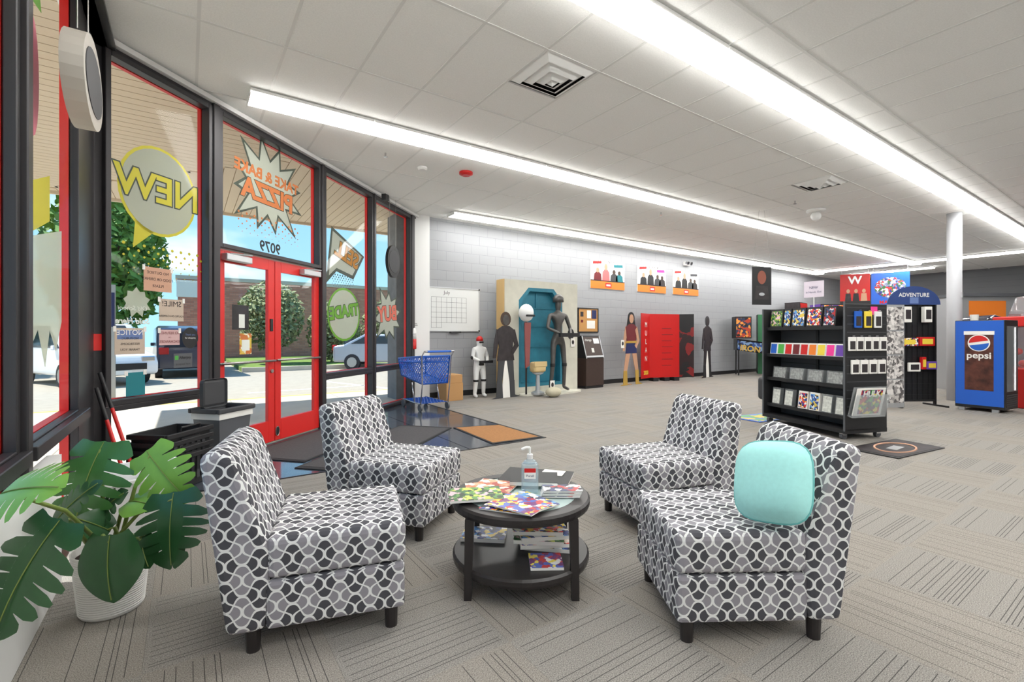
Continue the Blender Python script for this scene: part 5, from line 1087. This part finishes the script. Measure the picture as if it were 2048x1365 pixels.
tag(MB().lathe([(.05, 0), (.06, .10), (.055, .10), (.046, .01)], 16).build('paper_cup', 'paper', loc=(11.06, 2.18, 1.521)), 'white paper cup on top of the blue fridge', 'cup')
t = thing('column', 'round grey steel column with a thin conduit reaching the ceiling', 'column', (12.35, 2.72, 0)); MB().cyl((0, 0, 0), (0, 0, CZ), .115, n=28).build('shaft', mat('col_grey', S(196, 198, 202), .5), t, smooth=True); MB().tube([(.19, -.06, 0), (.19, -.06, CZ)], .014, 8).build('conduit', 'white', t); MB().box(-.03, .03, -.125, -.108, 2.0, 2.1).build('switch_plate', 'frame_alu', t)
t = thing('toy_machine', 'red toy vending machine with coloured spots and a clear dome', 'vending machine', (12.25, 1.72, 0), FC); MB().box(-.32, .32, -.3, .3, 0, .70).build('base', 'art_red', t, bevel=.02); MB().box(-.30, .30, -.28, .28, .70, 1.42).build('clear_chamber', 'clear_plastic', t); MB().box(-.33, .33, -.31, .31, 1.42, 1.60).build('top_band', 'red', t, bevel=.02)
MB().lathe([(.26, 1.6), (.22, 1.72), (.16, 1.92), (.14, 1.95), (.001, 1.96)], 16).build('dome', 'clear_plastic', t, smooth=True)
for i in range(9): MB().prism(ell(-.25+(i % 3)*.25, .15+(i//3)*.2, .03, .03, 12), -.305, -.302, 'xz').build('spot_print', ('yellow', 'green', 'blue', 'white', 'orange')[i % 5], t)
for i in range(3): MB().prism(ell(-.22+i*.22, 1.51, .04, .04, 12), -.316, -.311, 'xz').build('spot_print', ('blue', 'orange', 'yellow')[i], t)
for i in range(8): MB().ball((-.2+(i % 4)*.13, -.1+(i//4)*.2, .78+.1*(i % 3)), .06).build('toy_capsule', ('red', 'blue', 'yellow', 'white', 'pink')[i % 5], t, smooth=True)
t = thing('kiosk', 'orange-fronted game kiosk with a grey roof behind the column', 'kiosk', (15.2, 2.9, 0), FC); MB().box(-.7, .7, -.3, .6, 0, 2.15).build('body', 'frame_alu', t); MB().box(-.55, .28, -.31, -.30, .9, 2.05).build('orange_panel', 'orange', t); MB().box(.35, .62, -.31, -.30, .8, 1.75).build('dark_window', 'brown', t); MB().box(-.75, .75, -.35, .65, 2.15, 2.22).build('roof', 'grey_plastic', t)
t = thing('racing_game', 'dark blue car-shaped racing game cabinet behind the fridge', 'arcade cabinet', (13.6, 2.15, 0), FC-.3); MB().prism([(-.6, .2), (1.0, .2), (1.05, .75), (.6, 1.0), (.1, 1.45), (-.5, 1.68), (-.6, 1.6)], -.45, .45, 'xz').build('body', mat('dk_navy', S(24, 26, 52), .2, coat=.5), t, bevel=.05, seg=3); MB().box(-.5, .9, -.4, .4, 0, .2).build('plinth', 'black', t)
for lb, x0, x1, mm, tx in (('red wrestling poster hanging below the short light row', 0, .85, 'art_red', 'W'), ('blue superhero poster hanging beside the red poster', .87, 1.90, 'pepsi_blue', 'MARVEL')):
    t = thing('hanging_poster', lb, 'poster', (18.6, 7.05, 2.28), math.radians(-62)); MB().box(x0, x1-.01, -.005, .005, 0, 1.08).build('sheet', mm, t)
    if tx == 'W':
        text('W', .36, 'frame_alu', t, .42, .86, -.008, 'in', .01); MB().box(0, .84, -.007, -.005, 0, .16).build('black_band', 'black', t)
        for i in range(3): q = MB().prism([(.14+i*.22, .16), (.32+i*.22, .16), (.30+i*.22, .42), (.16+i*.22, .42)], -.008, -.005, 'xz').build('figure_print', ('darkart', 'black', 'skin')[i], t); MB().prism(ell(.23+i*.22, .50, .05, .07, 12), -.0085, -.005, 'xz').build('face_print', 'skin', q)
    else:
        MB().prism(ell(1.38, .58, .42, .34, 24), -.007, -.005, 'xz').build('crowd_print', art('art_crowd', [(190, 50, 50), (40, 60, 130), (226, 220, 220), (60, 110, 60), (120, 130, 160)], 9), t); text('MARVEL', .16, 'red', t, 1.38, .09, -.008, 'in', .004)
    for x in (x0+.05, x1-.06): MB().tube([(x, 0, 1.08), (x, 0, CZ-2.28)], .004, 5).build('hanging_wire', 'white', t)
struct(MB().box(17.8, 23.6, 8.2-7.9, 8.22-7.9, 0, CZ).build('wall_far_partition', 'block_dark')) if False else None
